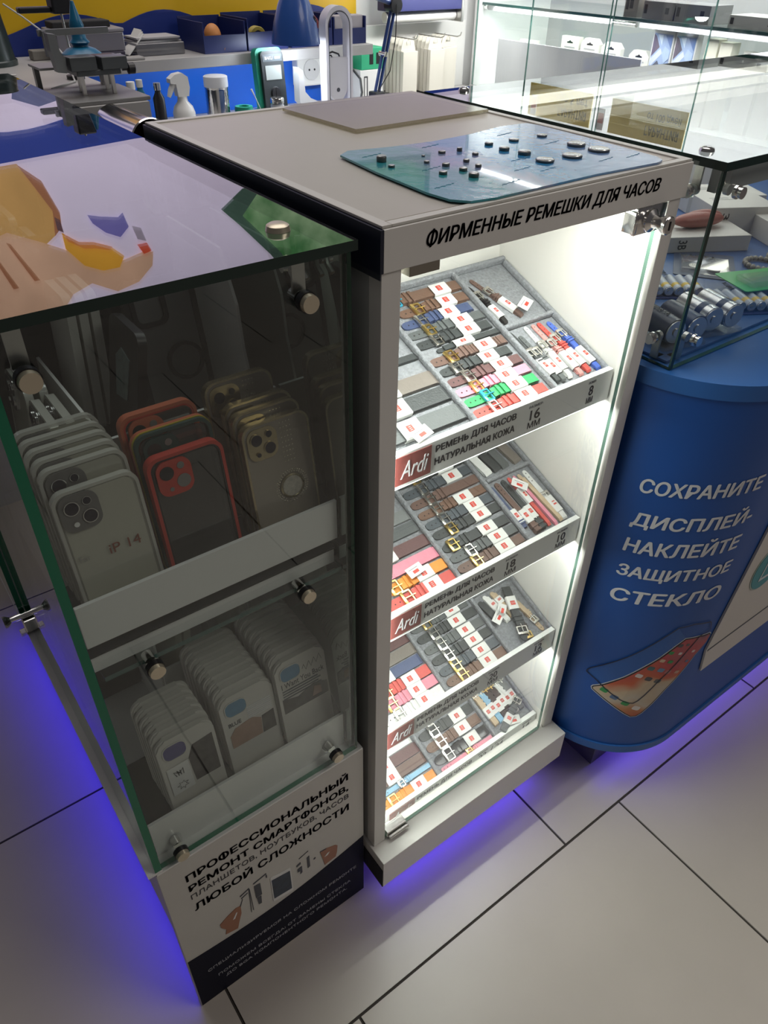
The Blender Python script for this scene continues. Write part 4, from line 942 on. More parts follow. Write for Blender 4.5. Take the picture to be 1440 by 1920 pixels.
S(2, 0.045, 0.1545, 0.0295, 0.0175, 'pink', 'gold', 'pink strap with gold buckle in the third tray', bpos=0.3)
S(2, 0.045, 0.1545, 0.0110, 0.0170, 'white', 'silver', 'white strap at front of left slot, third tray')
V(2, 0.3010, 0.1000, 0.3090, 0.0550, 0.0120, 'black', None, 'short black strap at left of the 12 mm slot', band=False)
V(2, 0.3150, 0.1050, 0.3250, 0.0480, 0.0105, 'white', None, 'white strap with price paper in the 12 mm slot', z=0.0006)
V(2, 0.3320, 0.1050, 0.3380, 0.0520, 0.0105, 'beige', None, 'nude strap with price paper in the 12 mm slot')
V(2, 0.3240, 0.0060, 0.3560, 0.0980, 0.0155, 'black', 'silver', 'broad black strap lying askew in the 12 mm slot', z=0.0085, bpos=0.25)
V(2, 0.3710, 0.0060, 0.3600, 0.0700, 0.0085, 'beige', 'silver', 'nude strap with silver buckle at right of the 12 mm slot', bpos=0.45, band=False)
V(2, 0.3390, 0.0080, 0.3470, 0.0460, 0.0080, 'dark brown', 'gold', 'small dark strap with gold buckle under the broad black one', band=False)
# --- bottom tray
for i, (v, c, bk, L1, lab, kw) in enumerate((
    (0.0690, 'black', 'silver', 0.284, 'black strap with silver buckle, rearmost in bottom tray', {}),
    (0.0465, 'tan brown', 'silver', 0.284, 'taupe brown strap with silver buckle in bottom tray', {}),
    (0.0225, 'patent black', 'silver', 0.284, 'shiny patent black strap in the bottom tray', {}))):
    S(3, 0.1660, L1, v, 0.0195, c, bk, lab, **kw)
S(3, 0.1680, 0.284, 0.0060, 0.0080, 'pink', 'gold', 'slim pink strap at the front of the bottom tray', bpos=0.6, band=False)
S(3, 0.045, 0.150, 0.0820, 0.0180, 'white', None, 'white strap at rear of left slot, bottom tray')
S(3, 0.045, 0.1535, 0.0620, 0.0185, 'plum brown', None, 'plum strap, second from rear in left slot, bottom tray')
S(3, 0.045, 0.1535, 0.0420, 0.0185, 'brown', None, 'brown strap behind the light blue one, bottom tray')
S(3, 0.045, 0.155, 0.0255, 0.0080, 'light blue', 'silver', 'slim light blue strap in the left slot, bottom tray', band=False, bpos=0.5)
S(3, 0.040, 0.1540, 0.0090, 0.0175, 'orange', 'gold', 'orange strap with gold buckle at front of bottom tray', bpos=0.3)
for x, c, bk, lab in ((0.3010, 'beige', 'silver', 'beige strap with silver buckle in the 14 mm slot'), (0.3135, 'light blue', 'silver', 'light blue strap with silver buckle in the 14 mm slot'), (0.3260, 'dark brown', 'gold', 'dark brown strap with gold buckle in the 14 mm slot'), (0.3385, 'dark brown', 'gold', 'black brown strap with gold buckle left of the white one'), (0.3510, 'white', 'silver', 'white strap with silver buckle in the 14 mm slot'), (0.3635, 'grey', 'silver', 'grey strap at right of the 14 mm slot')):
    V(3, x, 0.1040, x + 0.006, 0.0180, 0.0110, c, bk, lab, bpos=0.30)
V(3, 0.3780, 0.0400, 0.3050, 0.0030, 0.0120, 'charcoal', 'silver', 'dark grey strap lying askew on the others in bottom tray', z=0.0090, bpos=0.25)
# loose price tags
TAGS = [(1, 0.105, 0.0370, 0.1, 'white price tag lying on the orange strap'), (0, 0.082, 0.0100, 0.2, 'white price tag at the front of the left slot'), (2, 0.3070, 0.0600, 0.5, 'white price tag on the short black strap'), (2, 0.3200, 0.0670, 0.7, 'white price tag beside the white strap'), (1, 0.3340, 0.0830, -0.9, 'white barcode tag on the narrow red strap'), (3, 0.3360, 0.0080, -0.3, 'white price tag on the askew grey strap'), (0, 0.3450, 0.1330, 0.5, 'white price tag on the thin brown strap')]
for k, x, v, a, lab in TAGS:
    t = thing('price_tag', lab, 'price tag', M=tray_matrix(k, x, v, a, 0.0135), group='loose price tags')
    m = MB(); m.box(-0.0125, 0.0125, -0.0075, 0.0075, 0.0, 0.0004); part('card', m, PAPER, t)
    m = MB(); m.box(-0.0045, 0.0045, -0.0040, 0.0005, 0.00045, 0.0006); part('red_price_print', m, RED, t)
    m = MB(); m.box(-0.0090, 0.0060, 0.0030, 0.0036, 0.00045, 0.0006); part('printed_line', m, INKG, t)

# ================================================================== phone cases
CLEARC = glass('clear_case', (0.90, 0.90, 0.87), 0.16, (0.75, 0.75, 0.68), 0.05, 0.05)
CLEARE = glass('clear_case_rim', (0.80, 0.80, 0.76), 0.50, (0.82, 0.81, 0.75), 0.10, 0.06)  # white haze raised to stand for highlights on the rims
SMOKEC = glass('smoky_case_back', (0.52, 0.52, 0.50), 0.12, (0.3, 0.3, 0.3), 0.05, 0.03)
CHAMP = glass('champagne_back', (0.65, 0.62, 0.55), 0.45, (0.58, 0.52, 0.44), 0.05, 0.06)
INSERT = mat('case_paper_insert', (0.82, 0.80, 0.75), 0.6)
SILI = mat('white_silicone', (0.60, 0.585, 0.54), 0.55)
CREAM = mat('cream_silicone', (0.56, 0.54, 0.42), 0.55)
LENSG = mat('lens_glass', (0.010, 0.009, 0.022), 0.15, spec=0.35)
GOLDC = mat('gold_case_rim', (0.50, 0.42, 0.26), 0.25, 0.9)
CAMP = mat('camera_island', (0.16, 0.155, 0.15), 0.35)
def case_frame(t, w, h, th, rim, mt, r=0.011, rimd=0.003):
    m = MB(); m.ring(rrect(w, h, r, 6, 0, h / 2), rrect(w - 2 * rimd, h - 2 * rimd, r - rimd * .6, 6, 0, h / 2), 0, th, 'xz'); return part('rim', m, mt, t, smooth=True)
def case_back(t, w, h, mt, y0=0.0006, y1=0.0016, d=0.003, r=0.0085):
    m = MB(); m.prism(rrect(w - 2 * d - 0.0002, h - 2 * d - 0.0002, r, 6, 0, h / 2), y0, y1, 'xz'); return part('back_plate', m, mt, t)
def cam_island(t, w, h, mt, lens=LENSG, ringm=CHROME, x=None, sz=0.030, y=-0.0012):
    x = -w / 2 + 0.021 if x is None else x; z = h - 0.021
    m = MB(); m.prism(rrect(sz, sz * 1.02, sz * 0.3, 6, x, z), y, 0.0005, 'xz'); isl = part('camera_plate', m, mt, t, smooth=True)
    for (dx, dz, r) in ((-0.0065, 0.0055, 0.0062), (0.0068, -0.0058, 0.0062), (0.0072, 0.0088, 0.0036), (-0.0062, -0.0098, 0.0024)):
        m = MB(); m.cyl((x + dx, y - 0.0002, z + dz), (x + dx, y - 0.0012, z + dz), r * 1.06, n=20); ln = part('lens_ring', m, ringm, isl)
        m = MB(); m.cyl((x + dx, y - 0.0013, z + dz), (x + dx, y - 0.0015, z + dz), r * 0.93, n=20); part('lens', m, lens if r > 0.003 else PAPER if ringm is CHROME else lens, ln)
    return isl
def case_M(x, y, z, tilt, rz=0.0): return Matrix.Translation((x, y, z)) @ Matrix.Rotation(rz, 4, 'Z') @ Matrix.Rotation(-tilt, 4, 'X')
ORD = ['front', 'second', 'third', 'fourth', 'fifth', 'sixth', 'seventh', 'eighth', 'ninth']
# clear cases, front left stack of the upper bin
T8 = math.radians(9)
GC = 'clear phone cases in the upper bin'
def clear_case(label, M, lettering, group, camm=CAMP, insert=True):
    t = thing('phone_case', label, 'phone case', M=M, group=group)
    case_frame(t, 0.0755, 0.150, 0.0080, 1, CLEARE, 0.012, 0.0028); case_back(t, 0.0755, 0.150, CLEARC, 0.0002, 0.0014)
    if insert:
        m = MB(); m.prism(rrect(0.066, 0.142, 0.008, 5, 0, 0.074), 0.0022, 0.0030, 'xz'); ins = part('paper_insert', m, INSERT, t)
        if lettering:
            text('iP 14', mat('rust_print', (0.26, 0.085, 0.06), 0.5), ins, (-0.0035, 0.0001, 0.079), 0.029, 0.0095, bold=0.0)
            text('For', mat('grey_print', (0.38, 0.36, 0.34), 0.5), ins, (-0.0300, 0.0001, 0.081), 0.010, 0.0058)
    cam_island(t, 0.0755, 0.150, camm, sz=0.034, y=-0.0014)
    return t
zs = [0.7745, 0.7885, 0.7925, 0.7965, 0.8000, 0.8035]
for i in range(6):
    y = 0.0475 + 0.0115 * i + (0.006 if i else 0)
    nm = 'clear case with paper insert at the front of left stack, upper bin' if i == 0 else '%s clear case from the front in left stack, upper bin' % ORD[i]
    clear_case(nm, case_M(-0.2500 - 0.0012 * i, y, zs[i], T8, 0.0), i == 0, GC)
# coloured rims, middle stack
def rim_case(label, M, rimm, backm, group, inner=None, lenshole=True):
    t = thing('phone_case', label, 'phone case', M=M, group=group)
    rr = case_frame(t, 0.0745, 0.148, 0.0105, 1, rimm, 0.012, 0.0032)
    if inner is not None:
        m = MB(); m.ring(rrect(0.0678, 0.1412, 0.0098, 6, 0, 0.074), rrect(0.0648, 0.1382, 0.0088, 6, 0, 0.074), 0.0004, 0.0100, 'xz'); part('inner_bumper', m, inner, rr)
    case_back(t, 0.0745, 0.148, backm, 0.0016, 0.0026, 0.0052)
    m = MB(); z = 0.148 - 0.0225; x = -0.0135
    m.prism(rrect(0.0335, 0.0345, 0.010, 6, x, z), -0.0012, 0.0014, 'xz'); isl = part('camera_plate', m, rimm, t, smooth=True)
    for (dx, dz, r) in ((-0.0070, 0.0060, 0.0066), (0.0072, -0.0055, 0.0066), (0.0070, 0.0100, 0.0034), (-0.0055, -0.0105, 0.0020)):
        m = MB(); m.cyl((x + dx, -0.0014, z + dz), (x + dx, -0.0018, z + dz), r, n=20); part('camera_opening', m, mat('opening_grey', (0.20, 0.19, 0.18), 0.4) if dx > 0 or r < .003 else BLACK, isl)
    return t
REDR = mat('red_rim_rubber', (0.50, 0.045, 0.028), 0.5); CORR = mat('coral_rim_rubber', (0.52, 0.13, 0.06), 0.5); GRNR = mat('dark_green_rubber', (0.015, 0.055, 0.05), 0.5)
GR = 'coloured frame phone cases'
rim_case('red framed smoky case at front of the middle stack', case_M(-0.1665, 0.0490, 0.7780, T8, 0.0), REDR, SMOKEC, GR, BLACK)
t = rim_case('dark green framed case with coral edge behind the red one', case_M(-0.1672, 0.0680, 0.7930, T8, 0.0), GRNR, SMOKEC, GR)
m = MB(); m.ring(rrect(0.0765, 0.150, 0.0128, 6, 0, 0.074), rrect(0.0747, 0.1482, 0.0121, 6, 0, 0.074), 0.0058, 0.0112, 'xz'); part('coral_edge', m, CORR, t, smooth=True, label='coral outer edge')
m = MB(); m.ring(rrect(0.0765, 0.150, 0.0128, 6, 0, 0.074), rrect(0.0747, 0.1482, 0.0121, 6, 0, 0.074), 0.0040, 0.0056, 'xz'); part('yellow_edge', m, mat('yellow_rubber', (0.45, 0.36, 0.02), 0.5), t, smooth=True, label='thin yellow edge')
t = rim_case('coral framed case at the back of the middle stack', case_M(-0.1700, 0.0910, 0.8020, T8, 0.0), CORR, SMOKEC, GR, REDR)
# gold cases, right stack
GG = 'gold phone cases in the upper bin'
def gold_case(label, M):
    t = thing('phone_case', label, 'phone case', M=M, group=GG)
    rr = case_frame(t, 0.0735, 0.148, 0.0085, 1, GOLDC, 0.012, 0.0022)
    case_back(t, 0.0735, 0.148, CHAMP, 0.0004, 0.0018, 0.0022, 0.0095)
    cam_island(t, 0.0735, 0.148, GOLDC, LENSG, GOLDC, x=-0.0165, sz=0.032, y=-0.0012)
    m = MB(); m.lathe([(0.0132, 0.0002), (0.0136, -0.0012), (0.0118, -0.0020), (0.0112, -0.0012)], (0.008, 0, 0.072), 36, 'y', close=False); g_ = part('ring_holder', m, GOLDC, t, smooth=True)
    m = MB(); m.lathe([(0.0110, 0.0), (0.0110, -0.0012)], (0.008, 0, 0.072), 32, 'y'); part('medallion', m, mat('medallion_pale', (0.52, 0.50, 0.44), 0.35, 0.3, noise=0.5, nscale=260), g_)
    m = MB()
    for rr_, n_ in ((0.0155, 34), (0.0178, 40)):
        for k in range(n_):
            a = 2 * PI * k / n_
            m.box(0.008 + rr_ * math.cos(a) - .0004, 0.008 + rr_ * math.cos(a) + .0004, -0.0004, 0.0003, 0.072 + rr_ * math.sin(a) - .0004, 0.072 + rr_ * math.sin(a) + .0004)
    for k in range(9):
        for q in range(4): m.box(0.004 + q * 0.0035, 0.005 + q * 0.0035, -0.0004, 0.0003, 0.100 + k * 0.0052, 0.1008 + k * 0.0052)
    o = part('rhinestones', m, mat('rhinestone', (0.7, 0.66, 0.5), 0.15, 0.8), t); o['kind'] = 'stuff'
    return t
for i, (x, y, z) in enumerate(((-0.0735, 0.0480, 0.7790), (-0.0755, 0.0612, 0.7870), (-0.0765, 0.0740, 0.7905), (-0.0835, 0.0985, 0.8055))):
    gold_case(['gold rimmed case with ring holder at front of right stack', 'second gold rimmed case in the right stack', 'third gold rimmed case in the right stack', 'rearmost gold rimmed case with larger camera opening'][i], case_M(x, y, z, T8, 0.0))
# soft white cases, three stacks in the lower bin
GW = 'white soft cases in the lower bin'
def soft_case(label, M, art, h=0.142, w=0.0725):
    t = thing('phone_case', label, 'phone case', M=M, group=GW)
    m = MB(); m.prism(rrect(w, h, 0.013, 6, 0, h / 2), 0, 0.0085, 'xz')
    bmesh.ops.bevel(m.bm, geom=[e for e in m.bm.edges if abs(e.verts[0].co.y - e.verts[1].co.y) < 1e-6], offset=0.0022, segments=2, affect='EDGES')
    part('shell', m, SILI, t, smooth=True)
    if art:
        def fl(name, pts, mt, d=0.0): mm = MB(); mm.prism(pts, -0.0006 - d, -0.0001 - d, 'xz'); return part(name, mm, mt, t)
        bl = mat('print_blue_patch', (0.10, 0.25, 0.40), 0.4, noise=0.25, nscale=120); vi = mat('print_violet_patch', (0.09, 0.08, 0.24), 0.4, noise=0.25, nscale=120)
        dk = mat('print_dark_photo', (0.07, 0.06, 0.06), 0.5, noise=0.9, nscale=110); sk = mat('print_face_tone', (0.36, 0.22, 0.16), 0.5, noise=0.35, nscale=60)
        m = MB(); m.ring(rrect(0.030, 0.024, 0.009, 6, -w / 2 + 0.021, h - 0.0205), rrect(0.0275, 0.0215, 0.008, 6, -w / 2 + 0.021, h - 0.0205), -0.0010, 0.0002, 'xz'); part('camera_rim', m, SILI, t, smooth=True)
        fl('camera_patch', rrect(0.0272, 0.0212, 0.008, 6, -w / 2 + 0.021, h - 0.0205), vi if art == 1 else bl)
        if art == 1:
            fl('dark_picture', [(0.000, 0.060), (0.032, 0.060), (0.032, 0.120), (0.006, 0.117), (-0.002, 0.100)], dk)
            pp = fl('white_sketch', [(-0.031, 0.055), (-0.003, 0.056), (-0.004, 0.100), (-0.031, 0.099)], PAPER, 0.0006)
            m = MB()
            for k in range(7):
                a = k * 0.9; m.tube([(-0.017 + 0.0035 * math.cos(a), -0.0014, 0.066 + 0.0035 * math.sin(a)), (-0.017 + 0.0075 * math.cos(a + .4), -0.0014, 0.066 + 0.0065 * math.sin(a + .4)), (-0.017 + 0.0035 * math.cos(a + .9), -0.0014, 0.066 + 0.0035 * math.sin(a + .9))], 0.0003, 5)
            part('flower_sketch', m, INK, pp)
            m = MB()
            for k in range(4): m.tube([(-0.017, -0.0014, 0.086), (-0.012 - 0.004 * k, -0.0014, 0.092 - 0.001 * (k % 2)), (-0.017 - 0.003 * (k - 1.5), -0.0014, 0.083)], 0.0006, 5)
            part('leaf_sketch', m, INK, pp)
        elif art == 2:
            fl('face_picture', [(-0.030, 0.060), (0.012, 0.060), (0.014, 0.086), (0.002, 0.094), (-0.022, 0.090), (-0.030, 0.080)], sk)
            fl('dark_picture', [(0.013, 0.060), (0.032, 0.060), (0.032, 0.090), (0.015, 0.088)], dk)
            m = MB()
            for k in range(7): m.box(-0.002, 0.031, -0.0006, -0.0001, 0.094 + k * 0.003, 0.0954 + k * 0.003)
            part('printed_lines', m, mat('print_pale_lines', (0.70, 0.70, 0.70), 0.5), t)
            text('BLUE', INKG, t, (-0.029, -0.0002, 0.095), 0.017, 0.006, bold=0.01)
        else:
            fl('dark_picture', [(-0.032, 0.060), (0.034, 0.060), (0.034, 0.080), (0.014, 0.086), (-0.010, 0.078), (-0.032, 0.084)], dk)
            fl('face_picture', [(0.010, 0.066), (0.024, 0.066), (0.024, 0.078), (0.014, 0.081)], sk, 0.0006)
            text('I Want You Back', INK, t, (-0.030, -0.0002, 0.100), 0.062, 0.0085)
            for k in range(4): fl('printed_line', [(-0.030, 0.0955 - k * 0.0042), (0.022 + 0.004 * (k % 2), 0.0955 - k * 0.0042), (0.022 + 0.004 * (k % 2), 0.0972 - k * 0.0042), (-0.030, 0.0972 - k * 0.0042)], INKG)
            m = MB(); m.tube([(0.002 + k * 0.0026, -0.0006, 0.118 + 0.006 * math.sin(k * 2.1) + k * 0.0006) for k in range(12)], 0.0003, 5); part('printed_signature', m, INK, t)
    return t
for s_, (x, y0, z0, n_, dy, dz, dx, nm) in enumerate(((-0.2275, 0.0500, 0.4135, 6, 0.0112, 0.0022, -0.0006, 'left'), (-0.1440, 0.0545, 0.4255, 9, 0.0100, 0.0024, -0.0009, 'middle'), (-0.0685, 0.0500, 0.4420, 9, 0.0100, 0.0022, -0.0009, 'right'))):
    for i in range(n_):
        lab = ('white soft case with %s print at front of %s stack, lower bin' % (['violet and black', 'blue and face', 'blue and slogan'][s_], nm)) if i == 0 else '%s white soft case from the front, %s stack, lower bin' % (ORD[i], nm)
        soft_case(lab, case_M(x + dx * i, y0 + dy * i, z0 + dz * i + (0.004 if i else 0), T8, 0), (s_ + 1) if i == 0 else 0)
# cases standing along the long side, facing left
def side_M(x, y, z, tilt=0.12): return Matrix.Translation((x, y, z)) @ Matrix.Rotation(-PI / 2, 4, 'Z') @ Matrix.Rotation(-tilt, 4, 'X')
GS = 'clear cases facing the left aisle'
CAMC = mat('chrome_cutout', (0.45, 0.45, 0.45), 0.18, 0.9)
pos = [(-0.2910, 0.192, 0.7860), (-0.2765, 0.193, 0.7870), (-0.2920, 0.273, 0.7860), (-0.2775, 0.274, 0.7870)]
plab = ['clear case facing left behind the front left stack', 'second clear case facing left, beside the white divider', 'clear case facing left, further back along the side', 'second clear case further back, beside the white divider']
for (x, y, z), lab in zip(pos, plab):
    clear_case(lab, side_M(x + 0.018, y, z), False, GS, CAMC)
names = ['first', 'second', 'third', 'fourth', 'fifth', 'sixth']
for r_, (x, z0, nr) in enumerate(((-0.200, 0.888, 'right'), (-0.275, 0.865, 'left'))):
    for j in range(6):
        clear_case('clear case standing under the glass top, %s row, %s from the front' % (nr, names[j]), side_M(x, 0.385 + 0.098 * j, z0, 0.10), False, 'clear cases under the glass top', CAMC, insert=False)
m = MB()
for x in (-0.262, -0.187): m.box(x - 0.030, x + 0.045, 0.335, 0.975, 0.742, 0.862 if x < -0.2 else 0.885)
show_step = Q('step_shelf', m, BLACKM)
m = MB(); m.box(-0.297, -0.2235, 0.152, 0.316, 0.7410, 0.7825); Q('step_shelf', m, WHITEC)
# cream cases in the lower part
for (x, y, z, lab) in ((-0.195, 0.222, 0.4715, 'cream soft case facing left behind the left stack, lower tier'), (-0.183, 0.222, 0.4715, 'second cream soft case facing left, lower tier'), (-0.108, 0.225, 0.5315, 'cream soft case leaning at the back, lower tier'), (-0.096, 0.225, 0.5315, 'second cream soft case leaning at the back, lower tier')):
    t = thing('phone_case', lab, 'phone case', M=side_M(x, y, z), group='cream soft cases')
    m = MB(); m.prism(rrect(0.0745, 0.150, 0.012, 6, 0, 0.075), 0, 0.009, 'xz'); part('shell', m, CREAM, t, smooth=True)
    m = MB(); m.prism(rrect(0.028, 0.034, 0.010, 6, -0.019, 0.126), -0.0012, -0.0001, 'xz'); isl = part('camera_rim', m, CREAM, t)
    for dx, dz in ((-0.006, 0.008), (-0.006, -0.008), (0.007, 0.0)):
        m = MB(); m.cyl((-0.019 + dx, -0.0013, 0.126 + dz), (-0.019 + dx, -0.0017, 0.126 + dz), 0.0055, n=18); part('camera_opening', m, BLACK, isl)
m = MB(); m.box(-0.205, -0.160, 0.1850, 0.2590, 0.4092, 0.4690); m.box(-0.120, -0.070, 0.188, 0.262, 0.4092, 0.5290); Q('step_shelf', m, BLACKM)
# black framed case and black gadget behind the upper bin
t = thing('phone_case', 'black framed case with finger ring standing behind the upper bin', 'phone case', M=case_M(-0.103, 0.215, 0.8630, math.radians(12)))
case_frame(t, 0.078, 0.156, 0.010, 1, BLACK, 0.013, 0.006); case_back(t, 0.078, 0.156, glass('grey_matt_back', (0.4, 0.4, 0.4), 0.7, (0.24, 0.24, 0.24), 0.04, 0.2), 0.0016, 0.0026, 0.006)
m = MB(); m.ring(rrect(0.038, 0.040, 0.010, 6, -0.014, 0.128), rrect(0.028, 0.030, 0.007, 6, -0.014, 0.128), -0.0015, 0.0014, 'xz'); part('camera_rim', m, BLACK, t)
m = MB(); m.lathe([(0.0205, 0.0012), (0.0205, -0.002), (0.0165, -0.002), (0.0165, 0.0012)], (0.012, 0, 0.066), 32, 'y', close=False); part('ring_holder', m, BLACK, t, smooth=True)
m = MB(); m.box(-0.150, -0.058, 0.205, 0.300, 0.7410, 0.8590); Q('step_shelf', m, BLACKM)
t = thing('phone_case', 'dark case with pale hologram sticker behind the upper bin', 'phone case', M=side_M(-0.188, 0.200, 0.850, 0.2), group=None)
m = MB(); m.prism(rrect(0.0745, 0.150, 0.012, 6, 0, 0.075), 0, 0.009, 'xz'); part('shell', m, BLACK, t, smooth=True)
m = MB(); m.prism([(-0.016, 0.070), (0.012, 0.074), (0.018, 0.118), (-0.004, 0.124), (-0.018, 0.112)], -0.0008, -0.0001, 'xz'); part('hologram_sticker', m, mat('hologram_film', (0.20, 0.27, 0.26), 0.3, 0.3, noise=0.5, nscale=150), t)
m = MB(); m.box(-0.2185, -0.165, 0.160, 0.240, 0.7410, 0.8480); Q('step_shelf', m, BLACKM)

for i, (x, y) in enumerate(((-0.2050, 0.262), (-0.1930, 0.263), (-0.1810, 0.264))):
    t = thing('phone_case', ['cream case standing right beside the white divider', 'second cream case right of the white divider', 'third cream case, next to the dark case'][i], 'phone case', M=side_M(x, y + 0.018, 0.8640, 0.06), group='cream cases behind the divider')
    m = MB(); m.prism(rrect(0.0700, 0.150, 0.012, 6, 0, 0.075), 0, 0.0085, 'xz'); part('shell', m, SILI, t, smooth=True)
m = MB(); m.box(-0.2180, -0.160, 0.2420, 0.3180, 0.7410, 0.8625); Q('step_shelf', m, BLACKM)

# ================================================================== inside the counter glass case
ZF = 0.8722
def lying(x, y, z, rz=0.0): return Matrix.Translation((x, y, z)) @ Matrix.Rotation(rz, 4, 'Z')
CELLSIL = mat('battery_silver', (0.60, 0.60, 0.60), 0.22, 0.85); BATB = mat('battery_dark_blue', (0.02, 0.03, 0.07), 0.3); BATW = mat('battery_white_blue', (0.42, 0.47, 0.55), 0.3); YELP = mat('yellow_print', (0.66, 0.47, 0.05), 0.4)
BLIS = glass('blister_plastic', (0.92, 0.93, 0.93), 0.06, (0.8, 0.8, 0.8), 0.06, 0.05)
NAVC = mat('card_navy', (0.02, 0.035, 0.14), 0.45)
def battery(t, x, y, z, L, r, ax, body, cap, brand=None):
    d = Vector((math.cos(ax), math.sin(ax), 0)); c = Vector((x, y, z)); a = c - d * L / 2; b = c + d * L / 2
    m = MB(); m.cyl(a, b, r, n=24); bt = part('battery', m, body, t, smooth=True)
    m = MB(); m.cyl(b + d * 0.0001, b + d * 0.0015, r * 0.93, r * 0.90, n=24); m.cyl(b + d * 0.0016, b + d * 0.003, r * 0.33, n=16); part('battery_cap', m, cap, bt, smooth=True)
    m = MB(); m.cyl(a + d * L * 0.62, a + d * L * 0.80, r * 1.006, n=24, caps=False); part('yellow_band', m, YELP if body is BATW else BATB, bt, smooth=True)
    return bt
GB = 'battery packs in the counter case'
def d_pack(label, x, y, rz, body):
    t = thing('battery_pack', label, 'battery pack', M=lying(x, y, ZF, rz), group=GB)
    m = MB(); m.box(-0.0335, 0.0335, -0.0345, 0.0345, 0.0, 0.006, 0.001); part('tray', m, BLIS, t)
    for yy in (-0.0172, 0.0172): battery(t, -0.001, yy, 0.0062 + 0.0168, 0.058, 0.0165, 0, body, CELLSIL)
    return t
t = d_pack('pair of dark large batteries at the front corner of the case', 0.5000, 0.0300, -1.82, BATB)
text('VARTA', INKW, t, (-0.022, -0.0172 - 0.006, 0.0400), 0.034, 0.010, R=Matrix(), bold=0.01)
d_pack('pair of silver large batteries in the counter case', 0.5750, 0.0255, -1.82, CELLSIL)
def aa_pack(label, x, y, rz, n_=5):
    t = thing('battery_pack', label, 'battery pack', M=lying(x, y, ZF, rz), group=GB)
    m = MB(); m.box(-0.034, 0.034, -0.0078 * n_ - .002, 0.0078 * n_ + .002, 0.0, 0.0016); part('backing_card', m, NAVC, t)
    for k in range(n_): battery(t, 0, (k - (n_ - 1) / 2) * 0.0150, 0.0018 + 0.0072, 0.050, 0.0070, 0, BATW, CELLSIL)
    text('VARTA', INK, t, (-0.018, -0.004, 0.0164), 0.030, 0.008, R=Matrix.Rotation(PI, 4, 'Z') @ Matrix.Translation((0.0, 0, 0)), bold=0.01)
    return t
aa_pack('white and yellow battery pack behind the front corner', 0.6450, 0.1300, -2.2)
aa_pack('white and yellow battery pack beside the silver batteries', 0.6810, 0.0370, -2.1, 5)
def card(label, x, y, rz, w, h, colm, name='blister_card', cat='blister pack', group='blister cards in the counter case', z=ZF, word=None, wm=INKW, blob=None):
    t = thing(name, label, cat, M=lying(x, y, z, rz), group=group)
    m = MB(); m.prism(rrect(w, h, 0.004, 4), 0.0, 0.0012); part('backing_card', m, colm, t)
    m = MB(); m.box(-w * 0.40, w * 0.40, -h * 0.42, h * 0.12, 0.0014, 0.010, 0.003, 2); part('blister', m, BLIS, t)
    if word: text(word, wm, t, (-w * 0.40, h * 0.22, 0.00125), w * 0.62, h * 0.14, R=Matrix(), bold=0.01)
    if blob:
        for k, (bx, by, br) in enumerate(blob):
            m = MB(); m.cyl((bx, by, 0.0013), (bx, by, 0.0050), br, n=18); part('coin_cell', m, CELLM, t)
    return t
card('dark blue battery card lying flat behind the packs', 0.7800, 0.1680, -0.95, 0.095, 0.120, mat('card_slate_blue', (0.055, 0.075, 0.14), 0.4), word='VARTA', blob=((-0.015, -0.02, 0.010), (0.014, -0.025, 0.010)))
card('blue battery card under the front silver batteries', 0.5300, 0.1180, -0.6, 0.080, 0.040, NAVC, word='VARTA')
card('green blister card at the right front of the case', 0.7700, 0.0480, -0.35, 0.150, 0.075, mat('card_green', (0.05, 0.42, 0.12), 0.35), blob=((0.03, -0.012, 0.012),), z=ZF + 0.0178)
card('pale grey blister card beside the packs at left', 0.6700, 0.2620, -0.9, 0.090, 0.110, mat('card_grey', (0.48, 0.48, 0.46), 0.4), blob=((-0.02, -0.02, 0.010), (0.01, -0.02, 0.010)))
def wbox(label, x, y, rz, w, d, h, z=ZF, name='white_box', cat='box', group='white boxes in the counter case', word=None, words=None):
    t = thing(name, label, cat, M=lying(x, y, z, rz), group=group)
    m = MB(); m.box(-w / 2, w / 2, -d / 2, d / 2, 0, h, 0.0008); part('carton', m, mat('box_white', (0.66, 0.64, 0.62), 0.45), t)
    if word: text(word, INKG, t, (-w * 0.36, -d / 2 - 0.0001, h * 0.80), h * 0.6, w * 0.10, bold=0.01, R=FRONT @ Matrix.Rotation(-PI / 2, 4, 'Z'))
    m = MB(); m.box(-w * 0.35, w * 0.05, d * 0.06, d * 0.10, h + 0.0001, h + 0.0003); m.box(-w * 0.35, -w * 0.05, d * 0.18, d * 0.22, h + 0.0001, h + 0.0003); part('printed_line', m, mat('print_pale_grey', (0.42, 0.42, 0.42), 0.5), t)
    return t
wbox('low white box under the red purse', 0.8600, 0.2420, -0.50, 0.150, 0.085, 0.026, word='3B')
wbox('large white box marked at right of the red purse', 0.9900, 0.2620, -0.50, 0.120, 0.085, 0.048, word='3B')
wbox('white box at right edge of the case', 1.0150, 0.1550, -0.50, 0.110, 0.080, 0.036)
wbox('flat white box at the back of the case', 1.0900, 0.3600, -0.50, 0.160, 0.085, 0.030)
m = MB()
for i, (a, b) in enumerate(((0, 0),)):
    m.sph((0, 0, 0.013), 0.050, 0.017, 0.0125, 24, 12)
    m.sph((0.012, 0.006, 0.015), 0.038, 0.013, 0.012, 20, 10)
m.M = lying(0.8620, 0.2480, ZF + 0.0264, -0.35)
for v in m.bm.verts: v.co = m.M @ v.co
PUR = mat('dusty_red_leather', (0.34, 0.115, 0.10), 0.45, noise=0.1, nscale=60, bump=0.4, bscale=160)
pr_ = thing('purse', 'small dusty red leather purse lying on a white box', 'purse', (0.862, 0.248, ZF + 0.0264))
part('purse_body', m, PUR, pr_, smooth=True, world=True)
